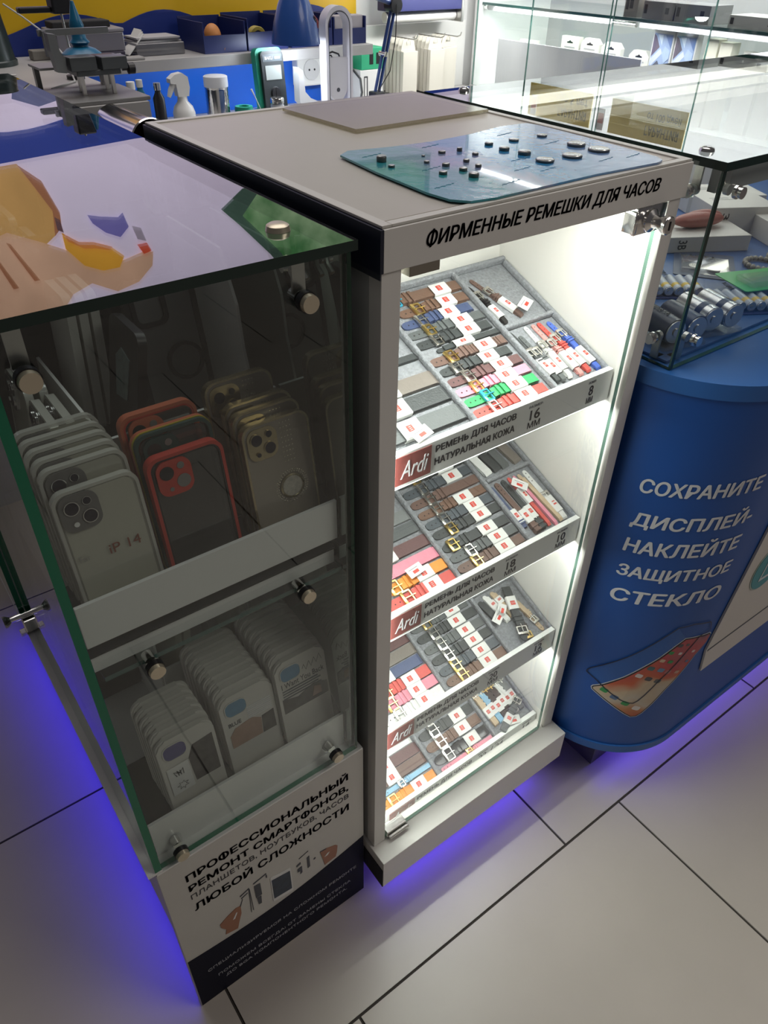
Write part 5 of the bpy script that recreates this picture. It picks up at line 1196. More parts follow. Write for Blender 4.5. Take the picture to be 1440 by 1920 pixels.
m = MB(); m.cyl((0.8150, 0.2680, ZF + 0.0370), (0.8110, 0.2695, ZF + 0.0370), 0.004, n=14); part('snap_button', m, CHROME, pr_, world=True)
# bead bracelets and a clear cup at the right
BEAD = mat('bead_grey', (0.34, 0.33, 0.30), 0.25)
for j, (x, y, r) in enumerate(((0.8550, 0.1120, 0.026), (0.9150, 0.1040, 0.028), (0.8950, 0.0700, 0.026))):
    t = thing('bead_bracelet', ['grey bead bracelet left of the other two in the case', 'grey bead bracelet furthest right in the case', 'grey bead bracelet nearest the front glass'][j], 'bracelet', (x, y, ZF), group='bead bracelets in the counter case')
    m = MB()
    m.lathe([(r - 0.0022, 0.0026), (r, 0.0004), (r + 0.0022, 0.0026), (r, 0.0048)], n=36, close=False)
    part('cord', m, BLACK, t)
    bead = MB(); bead.sph((0, 0, 0), 0.0042, nu=10, nv=7); bme = bead.mesh('bead', BEAD, True)
    for k in range(20):
        a = 2 * PI * k / 20; o = link('bead', bme, t); o.location = (r * math.cos(a), r * math.sin(a), 0.0045)
m = MB(); m.lathe([(0.020, 0), (0.024, 0.002), (0.027, 0.040), (0.0255, 0.040), (0.0225, 0.0035), (0.0, 0.003)], n=28); m.M = Matrix()
for v in m.bm.verts: v.co = v.co + Vector((0.835, 0.340, ZF))
solo('clear_cup', m, glass('clear_plastic_cup', (0.88, 0.91, 0.90), 0.10, (0.7, 0.72, 0.72), 0.07, 0.03), 'clear plastic cup standing behind the white box in the case', 'cup', smooth=True)
# ================================================================== display tower behind the counter
tw = thing('display_tower', 'white glass-fronted display tower behind the counter at top right', 'display cabinet', (1.56, 0.93, 0.0))
def TW(name, mb, mats, parent=tw, **k): return part(name, mb, mats, parent, world=True, **k)
TWW = mat('tower_white', (0.80, 0.81, 0.80), 0.4)
m = MB(); m.box(1.402, 1.718, 0.40, 1.446, 0.0, 0.925); TW('base_cabinet', m, TWW)
m = MB(); m.box(1.700, 1.718, 0.40, 1.446, 0.9252, 1.55); TW('back_panel', m, mat('tower_back_grey', (0.42, 0.42, 0.43), 0.4))
m = MB(); m.box(1.404, 1.6998, 1.430, 1.446, 0.9252, 1.55); TW('end_panel', m, TWW)
m = MB(); m.box(1.404, 1.6998, 0.40, 0.414, 0.9252, 1.55); TW('end_panel', m, TWW)
m = MB(); m.box(1.400, 1.718, 0.40, 1.446, 1.5502, 1.57); TW('top_panel', m, TWW)
TEDGE = mat('tower_glass_edge', (0.10, 0.22, 0.19), 0.15)
DOORG = glass('tower_door_glass', (0.97, 0.985, 0.98))
for i, (a, b) in enumerate(((0.414, 0.655), (0.661, 0.9355), (0.9405, 1.2060), (1.2115, 1.4290))):
    x = 1.396 if i % 2 else 1.389
    m = MB(); m.box(x, x + 0.005, a, b, 0.928, 1.548, edge='x'); TW('glass_door', m, [DOORG, TEDGE])
m = MB(); m.box(1.415, 1.699, 0.4145, 1.429, 1.1290, 1.1350, edge='z'); TW('glass_shelf', m, [glass('shelf_glass'), GEDGET])
m = MB(); m.box(1.4155, 1.440, 0.96, 1.405, 1.1175, 1.1286); TW('shelf_light_rail', m, mat('grey_rail'))
m = MB(); m.box(1.4155, 1.440, 0.4155, 0.868, 1.1175, 1.1286); TW('shelf_light_rail', m, mat('rail_dark', (0.10, 0.10, 0.11), 0.4))
m = MB(); m.cyl((1.425, 1.412, 1.123), (1.425, 1.428, 1.123), 0.006); m.cyl((1.425, 0.885, 1.121), (1.425, 0.955, 1.121), 0.006); TW('shelf_peg', m, CHROME)
m = MB(); m.box(1.408, 1.4115, 0.838, 1.342, 0.9255, 1.0535); solo('white_card_panel', m, mat('lavender_white_card', (0.76, 0.76, 0.80), 0.5), 'plain white card panel standing in front of the packages in tower', 'panel')
def hang_pack(label, x, y, z0, w, h, M=None, group='hanger packs in the display tower', peak=True):
    t = thing('hanger_pack', label, 'package', (x, y, z0), group=group)
    m = MB(); top = [(w / 2, h - 0.012), (w * 0.3, h), (-w * 0.3, h), (-w / 2, h - 0.012)] if peak else [(w / 2, h), (-w / 2, h)]
    m.prism([(-w / 2, 0), (w / 2, 0)] + top, 0, 0.016, 'yz'); part('carton', m, mat('pack_cream', (0.74, 0.72, 0.66), 0.5), t)
    m = MB(); m.prism([(-0.010, h - 0.015), (0.010, h - 0.015), (0.010, h - 0.0125), (0.003, h - 0.011), (0.002, h - 0.009), (-0.002, h - 0.009), (-0.003, h - 0.011), (-0.010, h - 0.0125)], -0.0006, -0.0001, 'yz'); part('hang_hole', m, BLACK, t)
    m = MB(); m.box(-0.0005, -0.0001, -w * .3, w * .3, h - 0.026, h - 0.023); part('printed_line', m, mat('print_pale_grey'), t)
    return t
for x, y, h, lab in ((1.420, 1.242, 0.132, 'leftmost hanger pack peeking over the white card panel'), (1.424, 1.088, 0.154, 'flat topped hanger pack left of the pointed two'), (1.426, 1.020, 0.155, 'pointed hanger pack in the middle over the white panel'), (1.420, 0.944, 0.153, 'pointed hanger pack at the glass door seam'), (1.440, 0.868, 0.142, 'grey hanger pack at the right end of the white panel')):
    hang_pack(lab, x + 0.035, y + 0.030, 0.9256, 0.062, h - 0.004, peak=(y < 1.05))
for y, h, lab in ((0.560, 0.165, 'white hanger pack standing right of the cream boxes'), (0.500, 0.155, 'rightmost white hanger pack in the tower')):
    hang_pack(lab, 1.465, y + 0.022, 0.9256, 0.050, h, peak=False)
for y, lab in ((0.790, 'left one of the two phone boxes with blue wave picture'), (0.725, 'right one of the two phone boxes with blue wave picture')):
    t = thing('phone_box', lab, 'box', (1.470, y + 0.034, 1.016), group='phone boxes with blue wave picture')
    m = MB(); m.box(-0.010, 0.012, -0.030, 0.030, 0, 0.097, 0.0006); part('carton', m, PAPER, t)
    for k, (pts, c) in enumerate(([[(-0.027, 0.004), (0.027, 0.004), (0.027, 0.090), (-0.027, 0.090)], (0.36, 0.46, 0.68)], [[(0.027, 0.088), (0.027, 0.040), (0.006, 0.062), (0.020, 0.084)], (0.14, 0.11, 0.15)], [[(0.027, 0.036), (0.002, 0.060), (-0.004, 0.050), (0.024, 0.020)], (0.62, 0.66, 0.74)], [[(0.024, 0.016), (0.006, 0.034), (-0.018, 0.004), (-0.010, 0.004), (0.007, 0.024)], (0.10, 0.11, 0.16)], [[(-0.006, 0.088), (-0.026, 0.088), (-0.026, 0.062)], (0.16, 0.24, 0.50)], [[(0.016, 0.088), (0.000, 0.066), (0.000, 0.088)], (0.62, 0.72, 0.86)], [[(-0.026, 0.058), (-0.010, 0.066), (-0.004, 0.050), (-0.014, 0.030), (-0.026, 0.040)], (0.44, 0.55, 0.78)])):
        m = MB(); m.prism(pts, -0.0106 - 0.0002 * k, -0.0101 - 0.0002 * k, 'yz'); part('printed_picture' if k == 0 else 'printed_wave', m, mat('phone_box_print_%d' % k, c, 0.4), t)
m = MB(); m.box(1.456, 1.500, 0.728, 0.856, 0.9256, 1.0156); solo('white_box', m, mat('box_white', (0.66, 0.64, 0.62), 0.45), 'white carton under the two phone boxes', 'box', 'cartons in the display tower')
for y, z1, lab in ((0.655, 1.112, 'tall cream box right of the phone boxes'), (0.618, 1.108, 'second tall cream box right of the phone boxes')):
    m = MB(); m.box(1.456, 1.488, y + 0.015, y + 0.047, 0.9256, z1 - 0.004, 0.0008); solo('cream_box', m, mat('cream_carton', (0.74, 0.71, 0.60), 0.5), lab, 'box', 'cartons in the display tower')
for y0, y1, h, c, lab in ((0.785, 0.874, 0.036, (0.20, 0.19, 0.19), 'grey printed box lying on the tower shelf at left'), (0.690, 0.782, 0.036, (0.22, 0.22, 0.22), 'grey box lying on the tower shelf in the middle'), (0.890, 0.930, 0.050, (0.24, 0.22, 0.20), 'small brown grey box on the shelf by the seam'), (0.520, 0.640, 0.024, (0.52, 0.52, 0.49), 'pale flat box on the shelf at right')):
    t = thing('shelf_box', lab, 'box', (1.46, (y0 + y1) / 2, 1.1352), group='cartons in the display tower')
    m = MB(); m.box(-0.035, 0.05, -(y1 - y0) / 2, (y1 - y0) / 2, 0, h, 0.0006); part('carton', m, mat('shelf_box_%d' % int(c[0] * 100), c, 0.45), t)
    m = MB(); m.box(-0.0356, -0.0352, (y1 - y0) / 2 - 0.012, (y1 - y0) / 2 - 0.004, h * .3, h * .8); m.box(-0.0356, -0.0352, -(y1 - y0) / 2 + 0.015, -(y1 - y0) / 2 + 0.025, h * .35, h * .7); part('printed_mark', m, INK, t)
YSIGN = mat('ochre_sign', (0.78, 0.58, 0.13), 0.45)
for (y0, y1, l2, lab) in ((0.672, 0.902, 'от 100 дней', 'ochre warranty sign of 100 days inside the tower glass'), (0.967, 1.195, 'до 5 лет', 'ochre warranty sign with a year term inside the tower glass, left one')):
    t = thing('warranty_sign', lab, 'sign', (1.409, (y0 + y1) / 2, 1.258), group='warranty signs in the tower')
    m = MB(); m.box(-0.001, 0.001, -(y1 - y0) / 2, (y1 - y0) / 2, 0, 0.080); part('board', m, YSIGN, t)
    text('ГАРАНТИЯ', mat('brown_ink', (0.10, 0.07, 0.02), 0.5), t, (-0.0011, 0.0, 0.045), 0.100, 0.022, R=LEFTW, bold=0.01)
    text(l2, mat('brown_ink', (0.10, 0.07, 0.02), 0.5), t, (-0.0011, 0.0, 0.012), 0.100, 0.022, R=LEFTW)
    m = MB(); m.box(0.0012, 0.0300, -(y1 - y0) / 2, (y1 - y0) / 2, -0.0005, 0.0015); part('sign_foot', m, BLIS, t)
for y, lab in ((1.168, 'small red and white sticker by the left ochre sign'), (0.925, 'small red and white sticker between the two ochre signs')):
    t = thing('sticker', lab, 'sticker', (1.4015, y, 1.285), group='red and white stickers')
    m = MB(); m.box(-0.0008, 0, -0.011, 0.011, 0, 0.05); part('label', m, PAPER, t)
    m = MB(); m.box(-0.0012, -0.0009, -0.009, 0.009, 0.010, 0.034); part('red_print', m, mat('red_pale_print', (0.62, 0.20, 0.16), 0.5), t)

# ================================================================== work bench and its things
wb = thing('work_bench', 'grey work bench with raised shelf and blue back panel behind the cabinet', 'work bench', (0.5, 1.2, 0.0))
def WB(name, mb, mats, parent=wb, **k): return part(name, mb, mats, parent, world=True, **k)
BENG = mat('bench_grey', (0.44, 0.43, 0.42), 0.35, noise=0.04, nscale=20)
m = MB(); m.prism([(0.002, 0.840), (0.150, 0.840), (0.150, 1.462), (-0.25, 1.462), (-0.25, 1.040), (0.002, 1.040)], 1.035, 1.070); WB('side_top', m, BENG)
m = MB(); m.box(0.1504, 0.922, 1.285, 1.462, 1.048, 1.070, 0.001); WB('raised_shelf', m, BENG)
m = MB(); m.box(0.1504, 1.384, 1.000, 1.466, 0.895, 0.925, 0.001); WB('bench_top', m, BENG)
m = MB(); m.box(0.16, 1.37, 1.02, 1.46, 0.0, 0.8948); WB('bench_base', m, NAVY)
m = MB(); m.prism([(0.012, 0.862), (0.140, 0.862), (0.140, 1.46), (-0.23, 1.46), (-0.23, 1.050), (0.012, 1.050)], 0.0, 1.0348); WB('side_base', m, NAVY)
m = MB(); m.box(0.1506, 0.90, 1.4625, 1.4660, 0.9252, 1.0478); WB('blue_back_panel', m, mat('bright_blue_panel', (0.01, 0.115, 0.62), 0.25))
# dark bin at far left
DGRN = mat('dark_green_plastic', (0.030, 0.045, 0.045), 0.3)
t = thing('waste_bin', 'dark green-grey plastic bin at the far left of the bench', 'bin', (0.035, 1.375, 1.0702))
m = MB(); m.lathe([(0.052, 0), (0.054, 0.003), (0.044, 0.104), (0.045, 0.106), (0.041, 0.106), (0.049, 0.006), (0.0, 0.005)], n=36); part('body', m, DGRN, t, smooth=True)
m = MB(); m.lathe([(0.0560, 0.0), (0.0565, 0.008), (0.0545, 0.010), (0.0542, 0.0)], n=36, close=False); part('foot_ring', m, DGRN, t, smooth=True)
# white cable
m = MB(); m.tube([(0.085, 1.35, 1.172), (0.11, 1.33, 1.152), (0.135, 1.28, 1.125), (0.135, 1.20, 1.10), (0.118, 1.12, 1.082), (0.110, 1.08, 1.0722), (0.05, 1.02, 1.0722)], 0.0016, 8)
solo('cable', m, mat('cable_white', (0.5, 0.5, 0.48), 0.5), 'thin white cable hanging across the bench at the left', 'cable', smooth=True)
# pliers
t = thing('pliers', 'black flat tool lying at the left edge of the bench', 'tool', (-0.01, 1.19, 1.0702), rz=0.3)
m = MB(); m.tube([(-0.07, 0.014, 0.004), (-0.02, 0.006, 0.004), (0.02, 0.0, 0.004), (0.05, -0.006, 0.003)], [0.003, 0.004, 0.003, 0.0012]); part('jaw', m, BLACK, t, smooth=True)
m = MB(); m.tube([(-0.07, -0.020, 0.004), (-0.02, -0.012, 0.004), (0.02, -0.007, 0.004), (0.05, -0.008, 0.003)], [0.003, 0.004, 0.003, 0.0012]); part('jaw', m, STEEL, t, smooth=True)
# board holder (vise) on its base plate
VG = mat('vise_grey', (0.10, 0.11, 0.115), 0.35, 0.5)
t = thing('board_holder', 'grey board holder standing on four legs at front of the bench', 'vise', (0.095, 0.935, 1.0702))
m = MB(); m.box(-0.105, 0.062, -0.085, 0.060, 0, 0.006, 0.001); part('base_plate', m, mat('plate_grey', (0.20, 0.20, 0.20), 0.35), t)
for dx, dy in ((-0.026, -0.030), (0.022, -0.034), (-0.018, 0.010), (0.026, 0.008)):
    m = MB(); m.box(dx - 0.0028, dx + 0.0028, dy - 0.0028, dy + 0.0028, 0.0062, 0.0340); part('leg', m, STEEL, t)
m = MB(); m.box(-0.036, 0.036, -0.042, 0.018, 0.0342, 0.0420, 0.001); part('bed', m, VG, t)
m = MB(); m.box(-0.046, -0.004, -0.050, -0.020, 0.0422, 0.0620, 0.001); part('jaw', m, VG, t)
m = MB(); m.box(0.004, 0.046, -0.050, -0.020, 0.0422, 0.0600, 0.001); part('jaw', m, VG, t)
m = MB(); m.box(-0.050, 0.052, 0.010, 0.024, 0.0422, 0.0560, 0.001); part('rear_rail', m, VG, t)
m = MB(); m.prism([(-0.064, 0.042), (-0.050, 0.040), (-0.048, 0.062), (-0.054, 0.066), (-0.056, 0.092), (-0.068, 0.094), (-0.068, 0.070)], -0.040, -0.022, 'xz'); part('side_bracket', m, mat('vise_light_grey', (0.22, 0.235, 0.24), 0.4, 0.3), t)
m = MB(); m.box(-0.060, 0.054, 0.036, 0.044, 0.0830, 0.0920); m.box(-0.056, -0.050, 0.026, 0.0359, 0.0560, 0.0910); part('top_bar', m, mat('vise_light_grey'), t)
m = MB(); m.lathe([(0.003, 0.046), (0.003, 0.054), (0.0085, 0.056), (0.0085, 0.066), (0.005, 0.068)], (0.0, -0.020, 0.0380), 20, 'x'); part('clamp_knob', m, BLACK, t, smooth=True)
m = MB(); m.box(-0.022, 0.040, -0.018, 0.008, 0.0562, 0.0582); part('circuit_board', m, mat('burnt_board', (0.06, 0.025, 0.015), 0.5, noise=0.6, nscale=90), t)
# blue rubber blower on the holder
TEAL = mat('teal_rubber', (0.008, 0.135, 0.26), 0.32)
t = thing('air_blower', 'teal rubber air blower standing upright on the board holder', 'blower', (0.112, 1.016, 1.1082))
m = MB(); m.lathe([(0.030, 0.004), (0.0335, 0.008), (0.032, 0.014), (0.024, 0.020), (0.013, 0.024), (0.0125, 0.026)], n=28); part('bulb', m, TEAL, t, smooth=True)
m = MB(); m.lathe([(0.0320, 0.0), (0.0342, 0.002), (0.0342, 0.006), (0.0320, 0.0075)], n=28); part('base_ring', m, mat('navy_rubber', (0.008, 0.02, 0.06), 0.4), t, smooth=True)
m = MB(); m.lathe([(0.0125, 0.026), (0.0165, 0.030), (0.0120, 0.035), (0.0105, 0.048), (0.0120, 0.054), (0.0085, 0.064), (0.0040, 0.082), (0.0025, 0.088)], n=24); part('nozzle', m, TEAL, t, smooth=True)
m = MB(); m.box(0.060, 0.190, 0.984, 1.050, 1.1045, 1.1080); m.box(0.176, 0.184, 1.000, 1.011, 1.0702, 1.1044); m.box(0.176, 0.184, 1.035, 1.046, 1.0702, 1.1044); m.box(0.064, 0.072, 1.035, 1.046, 1.0702, 1.1044)
for v in m.bm.verts: v.co.x -= 0.032
solo('holder_table', m, mat('plate_grey'), 'low grey metal platform under the teal blower', 'stand')
# microscope stand rod
t = thing('microscope_stand', 'black microscope head on a thin steel rod at top left', 'microscope', (0.125, 1.120, 1.0702))
m = MB(); m.cyl((0, 0, 0.0), (0, 0, 0.006), 0.016, n=24); part('foot', m, BLACK, t)
m = MB(); m.cyl((0, 0, 0.0062), (-0.004, 0, 0.155), 0.0022, n=12); part('rod', m, STEEL, t, smooth=True)
m = MB(); m.cyl((-0.001, 0, 0.028), (-0.0014, 0, 0.040), 0.0048, n=14); part('collar', m, CHROME, t, smooth=True)
m = MB(); m.box(-0.020, 0.014, -0.016, 0.016, 0.101, 0.150, 0.003); part('head', m, BLACK, t)
m = MB(); m.box(-0.075, -0.0205, -0.008, 0.010, 0.103, 0.112, 0.002); part('arm', m, BLACK, t)
# boxes, papers and blue bins on the shelf
def crate(label, x, y, z, w, d, h, mt, name, cat, group=None, lid=None, rz=0.0):
    t = thing(name, label, cat, M=lying(x, y, z, rz), group=group)
    m = MB(); m.box(-w / 2, w / 2, -d / 2, d / 2, 0, h, 0.002); part('body', m, mt, t)
    if lid: m = MB(); m.box(-w / 2 - .002, w / 2 + .002, -d / 2 - .002, d / 2 + .002, h + .0002, h + 0.007, 0.002); part('lid', m, lid, t)
    return t
FROST = glass('frosted_plastic', (0.6, 0.6, 0.64), 0.55, (0.34, 0.33, 0.37), 0.05, 0.2)
t = crate('dark book with white lettering under the frosted box', 0.240, 1.375, 1.0702, 0.130, 0.085, 0.014, mat('book_dark_violet', (0.035, 0.03, 0.06), 0.4), 'book', 'book')
m = MB()
for k in range(4): m.box(0.010 + k * 0.0115, 0.0195 + k * 0.0115, -0.0430, -0.0426, 0.0035 + 0.001 * (k % 2), 0.0105)
part('printed_mark', m, INKW, t)
m = MB(); m.cyl((-0.008, -0.0426, 0.007), (-0.008, -0.0430, 0.007), 0.004, n=18); part('printed_dot', m, PAPER, t)
crate('frosted storage box lying on the dark book', 0.238, 1.378, 1.0844, 0.140, 0.085, 0.034, FROST, 'storage_box', 'box', None, mat('lid_grey', (0.28, 0.27, 0.29), 0.4))
crate('black tool roll lying on top of the frosted box', 0.232, 1.385, 1.1258, 0.120, 0.050, 0.012, BLACKM, 'tool_roll', 'tool roll')
crate('clear flat box stack right of the dark book', 0.388, 1.380, 1.0702, 0.112, 0.080, 0.024, glass('hazy_plastic', (0.7, 0.7, 0.7), 0.5, (0.26, 0.26, 0.27)), 'storage_box', 'box')
for i, (w, rz, c) in enumerate(((0.104, 0.05, (0.42, 0.41, 0.42)), (0.098, -0.08, (0.10, 0.10, 0.11)), (0.100, 0.02, (0.46, 0.45, 0.46)))):
    m = MB(); m.M = lying(0.388, 1.382, 1.0944 + i * 0.0032, rz); m.box(-w / 2, w / 2, -0.036, 0.036, 0, 0.003); solo('booklet', m, mat('booklet_%d' % i, c, 0.5), ['lowest pale booklet on the clear box stack', 'dark thin booklet between two pale ones', 'topmost pale booklet on the clear box stack'][i], 'booklet', 'booklets on the shelf')
for i in range(3):
    m = MB(); m.M = Matrix.Translation((0.316 + 0.004 * i, 1.362 + 0.008 * i, 1.0735)) @ Matrix.Rotation(-0.75 - 0.08 * i, 4, 'Y'); m.box(0.0, 0.055, -0.02, 0.02, 0, 0.0015); solo('paper_sheet', m, PAPER, ['front paper sheet leaning between the boxes', 'middle paper sheet leaning between the boxes', 'rear paper sheet leaning between the boxes'][i], 'paper', 'paper sheets leaning on the shelf')
crate('small grey carton left of the frosted box', 0.145, 1.40, 1.0702, 0.036, 0.030, 0.018, mat('carton_dim', (0.20, 0.19, 0.17), 0.6), 'small_carton', 'box')
crate('thin grey tray in front of the dark book', 0.300, 1.305, 1.0702, 0.060, 0.030, 0.006, mat('tray_pale', (0.34, 0.33, 0.32), 0.5), 'small_tray', 'tray')
NB = mat('navy_bin_plastic', (0.014, 0.024, 0.12), 0.4)
def openbin(label, x, y, z, w, d, h):
    t = thing('parts_bin', label, 'bin', (x, y, z), group='navy parts bins on the shelf')
    m = MB(); m.box(-w / 2, w / 2, -d / 2, d / 2, 0, 0.003); m.box(-w / 2, w / 2, d / 2 - 0.003, d / 2, 0.0031, h); m.box(-w / 2, -w / 2 + 0.003, -d / 2, d / 2 - 0.0031, 0.0031, h * 0.95); m.box(w / 2 - 0.003, w / 2, -d / 2, d / 2 - 0.0031, 0.0031, h * 0.95); m.box(-w / 2 + 0.0031, w / 2 - 0.0031, -d / 2, -d / 2 + 0.003, 0.0031, h * 0.55)
    part('bin_shell', m, NB, t)
    return t
openbin('navy parts bin with orange ball at left', 0.530, 1.375, 1.0702, 0.105, 0.130, 0.062)
openbin('navy parts bin with yellow tape, middle', 0.640, 1.375, 1.0702, 0.105, 0.130, 0.066)
openbin('navy parts bin at right behind the lamp', 0.760, 1.375, 1.0702, 0.115, 0.130, 0.066)
openbin('navy parts bin at the right end of shelf', 0.870, 1.375, 1.0702, 0.096, 0.130, 0.060)
ORG = mat('orange_plastic', (0.55, 0.22, 0.06), 0.5)
t = thing('squeeze_ball', 'orange squeeze ball in the left navy bin', 'ball', (0.512, 1.335, 1.0736))
m = MB(); m.sph((0, 0, 0.026), 0.020, 0.018, 0.026); part('ball', m, ORG, t, smooth=True)
m = MB(); m.cyl((0.010, -0.014, 0.006), (0.018, -0.022, 0.003), 0.006, 0.005); part('mouth', m, ORG, t, smooth=True)
m = MB(); m.M = lying(0.5635, 1.328, 1.0734, 0.1); m.box(-0.024, 0.022, -0.006, 0.006, 0.0, 0.011, 0.003); solo('white_tube', m, mat('tube_pale', (0.52, 0.51, 0.50), 0.45), 'pale plastic tube between the orange ball and the tape', 'tube')
t = thing('tape_roll', 'yellow tape roll standing in the middle navy bin', 'tape', (0.626, 1.340, 1.0734))
m = MB(); m.lathe([(0.020, -0.009), (0.021, -0.008), (0.021, 0.008), (0.020, 0.009), (0.013, 0.009), (0.0125, 0), (0.013, -0.009), (0.020, -0.009)], (0, 0, 0.0212), 30, 'y', close=False); part('tape', m, mat('yellow_green_tape', (0.42, 0.33, 0.06), 0.4), t, smooth=True)
m = MB(); m.cyl((0, -0.006, 0.0212), (0, 0.006, 0.0212), 0.0115); part('core', m, NB, t)
m = MB(); m.M = lying(0.765, 1.340, 1.0734, 0.0); m.sph((0, 0, 0.032), 0.034, 0.022, 0.032, 18, 10); solo('red_pouch', m, mat('dark_red_fabric', (0.16, 0.025, 0.03), 0.8), 'dark red pouch in the bin behind the lamp', 'pouch', smooth=True)
m = MB(); m.M = lying(0.870, 1.335, 1.0734, 0.0)
m.box(-0.042, 0.042, -0.020, 0.012, 0.0, 0.056, 0.002); solo('grey_carton', m, mat('carton_grey', (0.40, 0.37, 0.39), 0.55), 'grey carton standing in the bin right of the red pouch', 'box')
# blue desk lamp
LB_ = mat('lamp_blue_enamel', (0.018, 0.075, 0.30), 0.32, coat=0.3); DB = mat('arm_dark_blue', (0.02, 0.045, 0.16), 0.35)
lx, ly, lz = 0.645, 1.195, 1.0930
t = thing('desk_lamp', 'blue cone desk lamp with long jointed blue arm', 'lamp', (0.955, 1.30, 0.9252))
m = MB(); m.lathe([(0.0540, 0.0), (0.0535, 0.006), (0.0470, 0.040), (0.0360, 0.072), (0.0220, 0.100), (0.0150, 0.116), (0.0145, 0.128), (0.0, 0.130)], (lx, ly, lz), 40, close=False)
sh = part('lamp_shade', m, LB_, t, True, world=True)
m = MB(); m.lathe([(0.0532, 0.0006), (0.0525, 0.006), (0.0462, 0.039), (0.0352, 0.070), (0.0212, 0.098)], (lx, ly, lz), 40, close=False); part('shade_lining', m, mat('lining_white', (0.8, 0.8, 0.8), 0.5), sh, True, world=True)
m = MB(); m.sph((lx, ly, lz + 0.036), 0.020, 0.020, 0.026); part('bulb', m, mat('lit_bulb', (0.9, 0.9, 0.9), emit=(0.85, 0.92, 1.0), es=12), sh, True, world=True)
mk = MB()
def on_shade(u, v, off=0.0007):
    a_ = -0.95 + u / 0.040; rr_ = 0.0470 - v * 0.345 + off; return (lx + rr_ * math.cos(a_), ly + rr_ * math.sin(a_), lz + 0.040 + v)
for pts_ in ([(0.000, 0.010), (0.004, 0.004), (0.010, 0.000)], [(0.004, 0.013), (0.008, 0.007), (0.012, 0.003)], [(0.000, 0.010), (0.004, 0.013)], [(0.004, 0.004), (0.008, 0.007)], [(0.010, 0.000), (0.014, 0.004), (0.020, 0.009), (0.022, 0.007)]):
    mk.tube([on_shade(*q) for q in pts_], 0.0009, 6)
part('printed_emblem', mk, INK, sh, True, world=True)
m = MB(); m.tube([(lx, ly, lz + 0.130), (lx + 0.01, ly + 0.005, lz + 0.150), (0.80, 1.25, 1.198), (0.995, 1.30, 1.150)], 0.006, 10); part('upper_arm', m, DB, t, True, world=True)
m = MB(); m.cyl((0.995, 1.285, 1.148), (0.995, 1.318, 1.148), 0.017, n=20); part('elbow_joint', m, BLACK, t, True, world=True)
for dx in (-0.006, 0.006):
    m = MB(); m.tube([(0.995 + dx, 1.30, 1.145), (0.945 + dx, 1.30, 0.955)], 0.0042, 8); part('lower_arm', m, DB, t, True, world=True)
m = MB(); m.cyl((0.964, 1.286, 1.045), (0.964, 1.312, 1.045), 0.006); part('arm_pin', m, CHROME, t, True, world=True)
m = MB(); m.box(0.930, 0.962, 1.284, 1.316, 0.9252, 0.962, 0.003); part('base_clamp', m, BLACK, t, world=True)
m = MB(); m.tube([(0.992, 1.283, 1.150), (0.985, 1.275, 1.08), (0.965, 1.27, 1.01), (0.925, 1.265, 0.968)], 0.0013, 6); part('power_cord', m, BLACK, t, True, world=True)
lp = bpy.data.lights.new('desk_lamp_light', 'POINT'); lp.energy = 1.1; lp.color = (0.85, 0.92, 1.0); lp.shadow_soft_size = 0.02
lo = bpy.data.objects.new('desk_lamp_light', lp); COL.objects.link(lo); lo.location = (lx, ly, lz + 0.004)
# white oval ring lamp
RW = mat('ring_lamp_white', (0.70, 0.68, 0.72), 0.3)
t = thing('ring_lamp', 'white oval ring-shaped lamp stand in the middle of the bench', 'lamp', (0.765, 1.215, 0.9252), rz=0.0)
def stad(w, h, n=14, cz=0.0):
    r = w / 2; return [(r * math.cos(a), cz + h / 2 - r + r * math.sin(a)) for a in [PI * k / n for k in range(n + 1)]] + [(r * math.cos(a), cz - h / 2 + r + r * math.sin(a)) for a in [PI + PI * k / n for k in range(n + 1)]]
m = MB(); m.ring(stad(0.074, 0.225, 14, 0.122), stad(0.056, 0.200, 14, 0.122), -0.014, 0.014, 'xz'); part('ring_body', m, RW, t, smooth=True)
m = MB(); m.ring(stad(0.0600, 0.206, 14, 0.122), stad(0.0572, 0.202, 14, 0.122), -0.0150, -0.0141, 'xz'); part('ring_groove', m, INKG, t, smooth=True)
m = MB(); m.prism([(0.0275 * math.cos(a), 0.078 + 0.036 * math.sin(a)) for a in [PI + PI * k / 14 for k in range(15)]] + [(0.0275, 0.132), (-0.0275, 0.132)], -0.006, 0.010, 'xz'); dish = part('tray_dish', m, mat('dish_white', (0.66, 0.65, 0.68), 0.18), t)
m = MB(); m.cyl((0, -0.0062, 0.066), (0, -0.0070, 0.066), 0.0045, n=18); part('emblem', m, INKG, dish)
m = MB(); m.box(-0.040, 0.040, -0.030, 0.030, 0.0, 0.012, 0.003); part('foot', m, RW, t)
m = MB(); m.prism([(-0.112, 0.120), (-0.100, 0.112), (-0.096, 0.070), (-0.082, 0.056), (-0.042, 0.040), (-0.042, 0.028), (-0.090, 0.030), (-0.112, 0.050)], -0.012, 0.012, 'xz'); part('side_arm', m, mat('arm_white', (0.76, 0.76, 0.78), 0.35), t)
m = MB(); m.tube([(0.745, 1.235, 1.060), (0.765, 1.232, 1.066), (0.785, 1.236, 1.060), (0.792, 1.238, 1.048)], 0.002, 8); m.tube([(0.752, 1.24, 1.0585), (0.765, 1.238, 1.058), (0.782, 1.238, 1.036)], 0.0018, 8)
for v in m.bm.verts: v.co.z += 0.001
solo('reading_glasses', m, BLACK, 'thin dark wire spectacles resting in the oval ring lamp', 'spectacles', smooth=True)
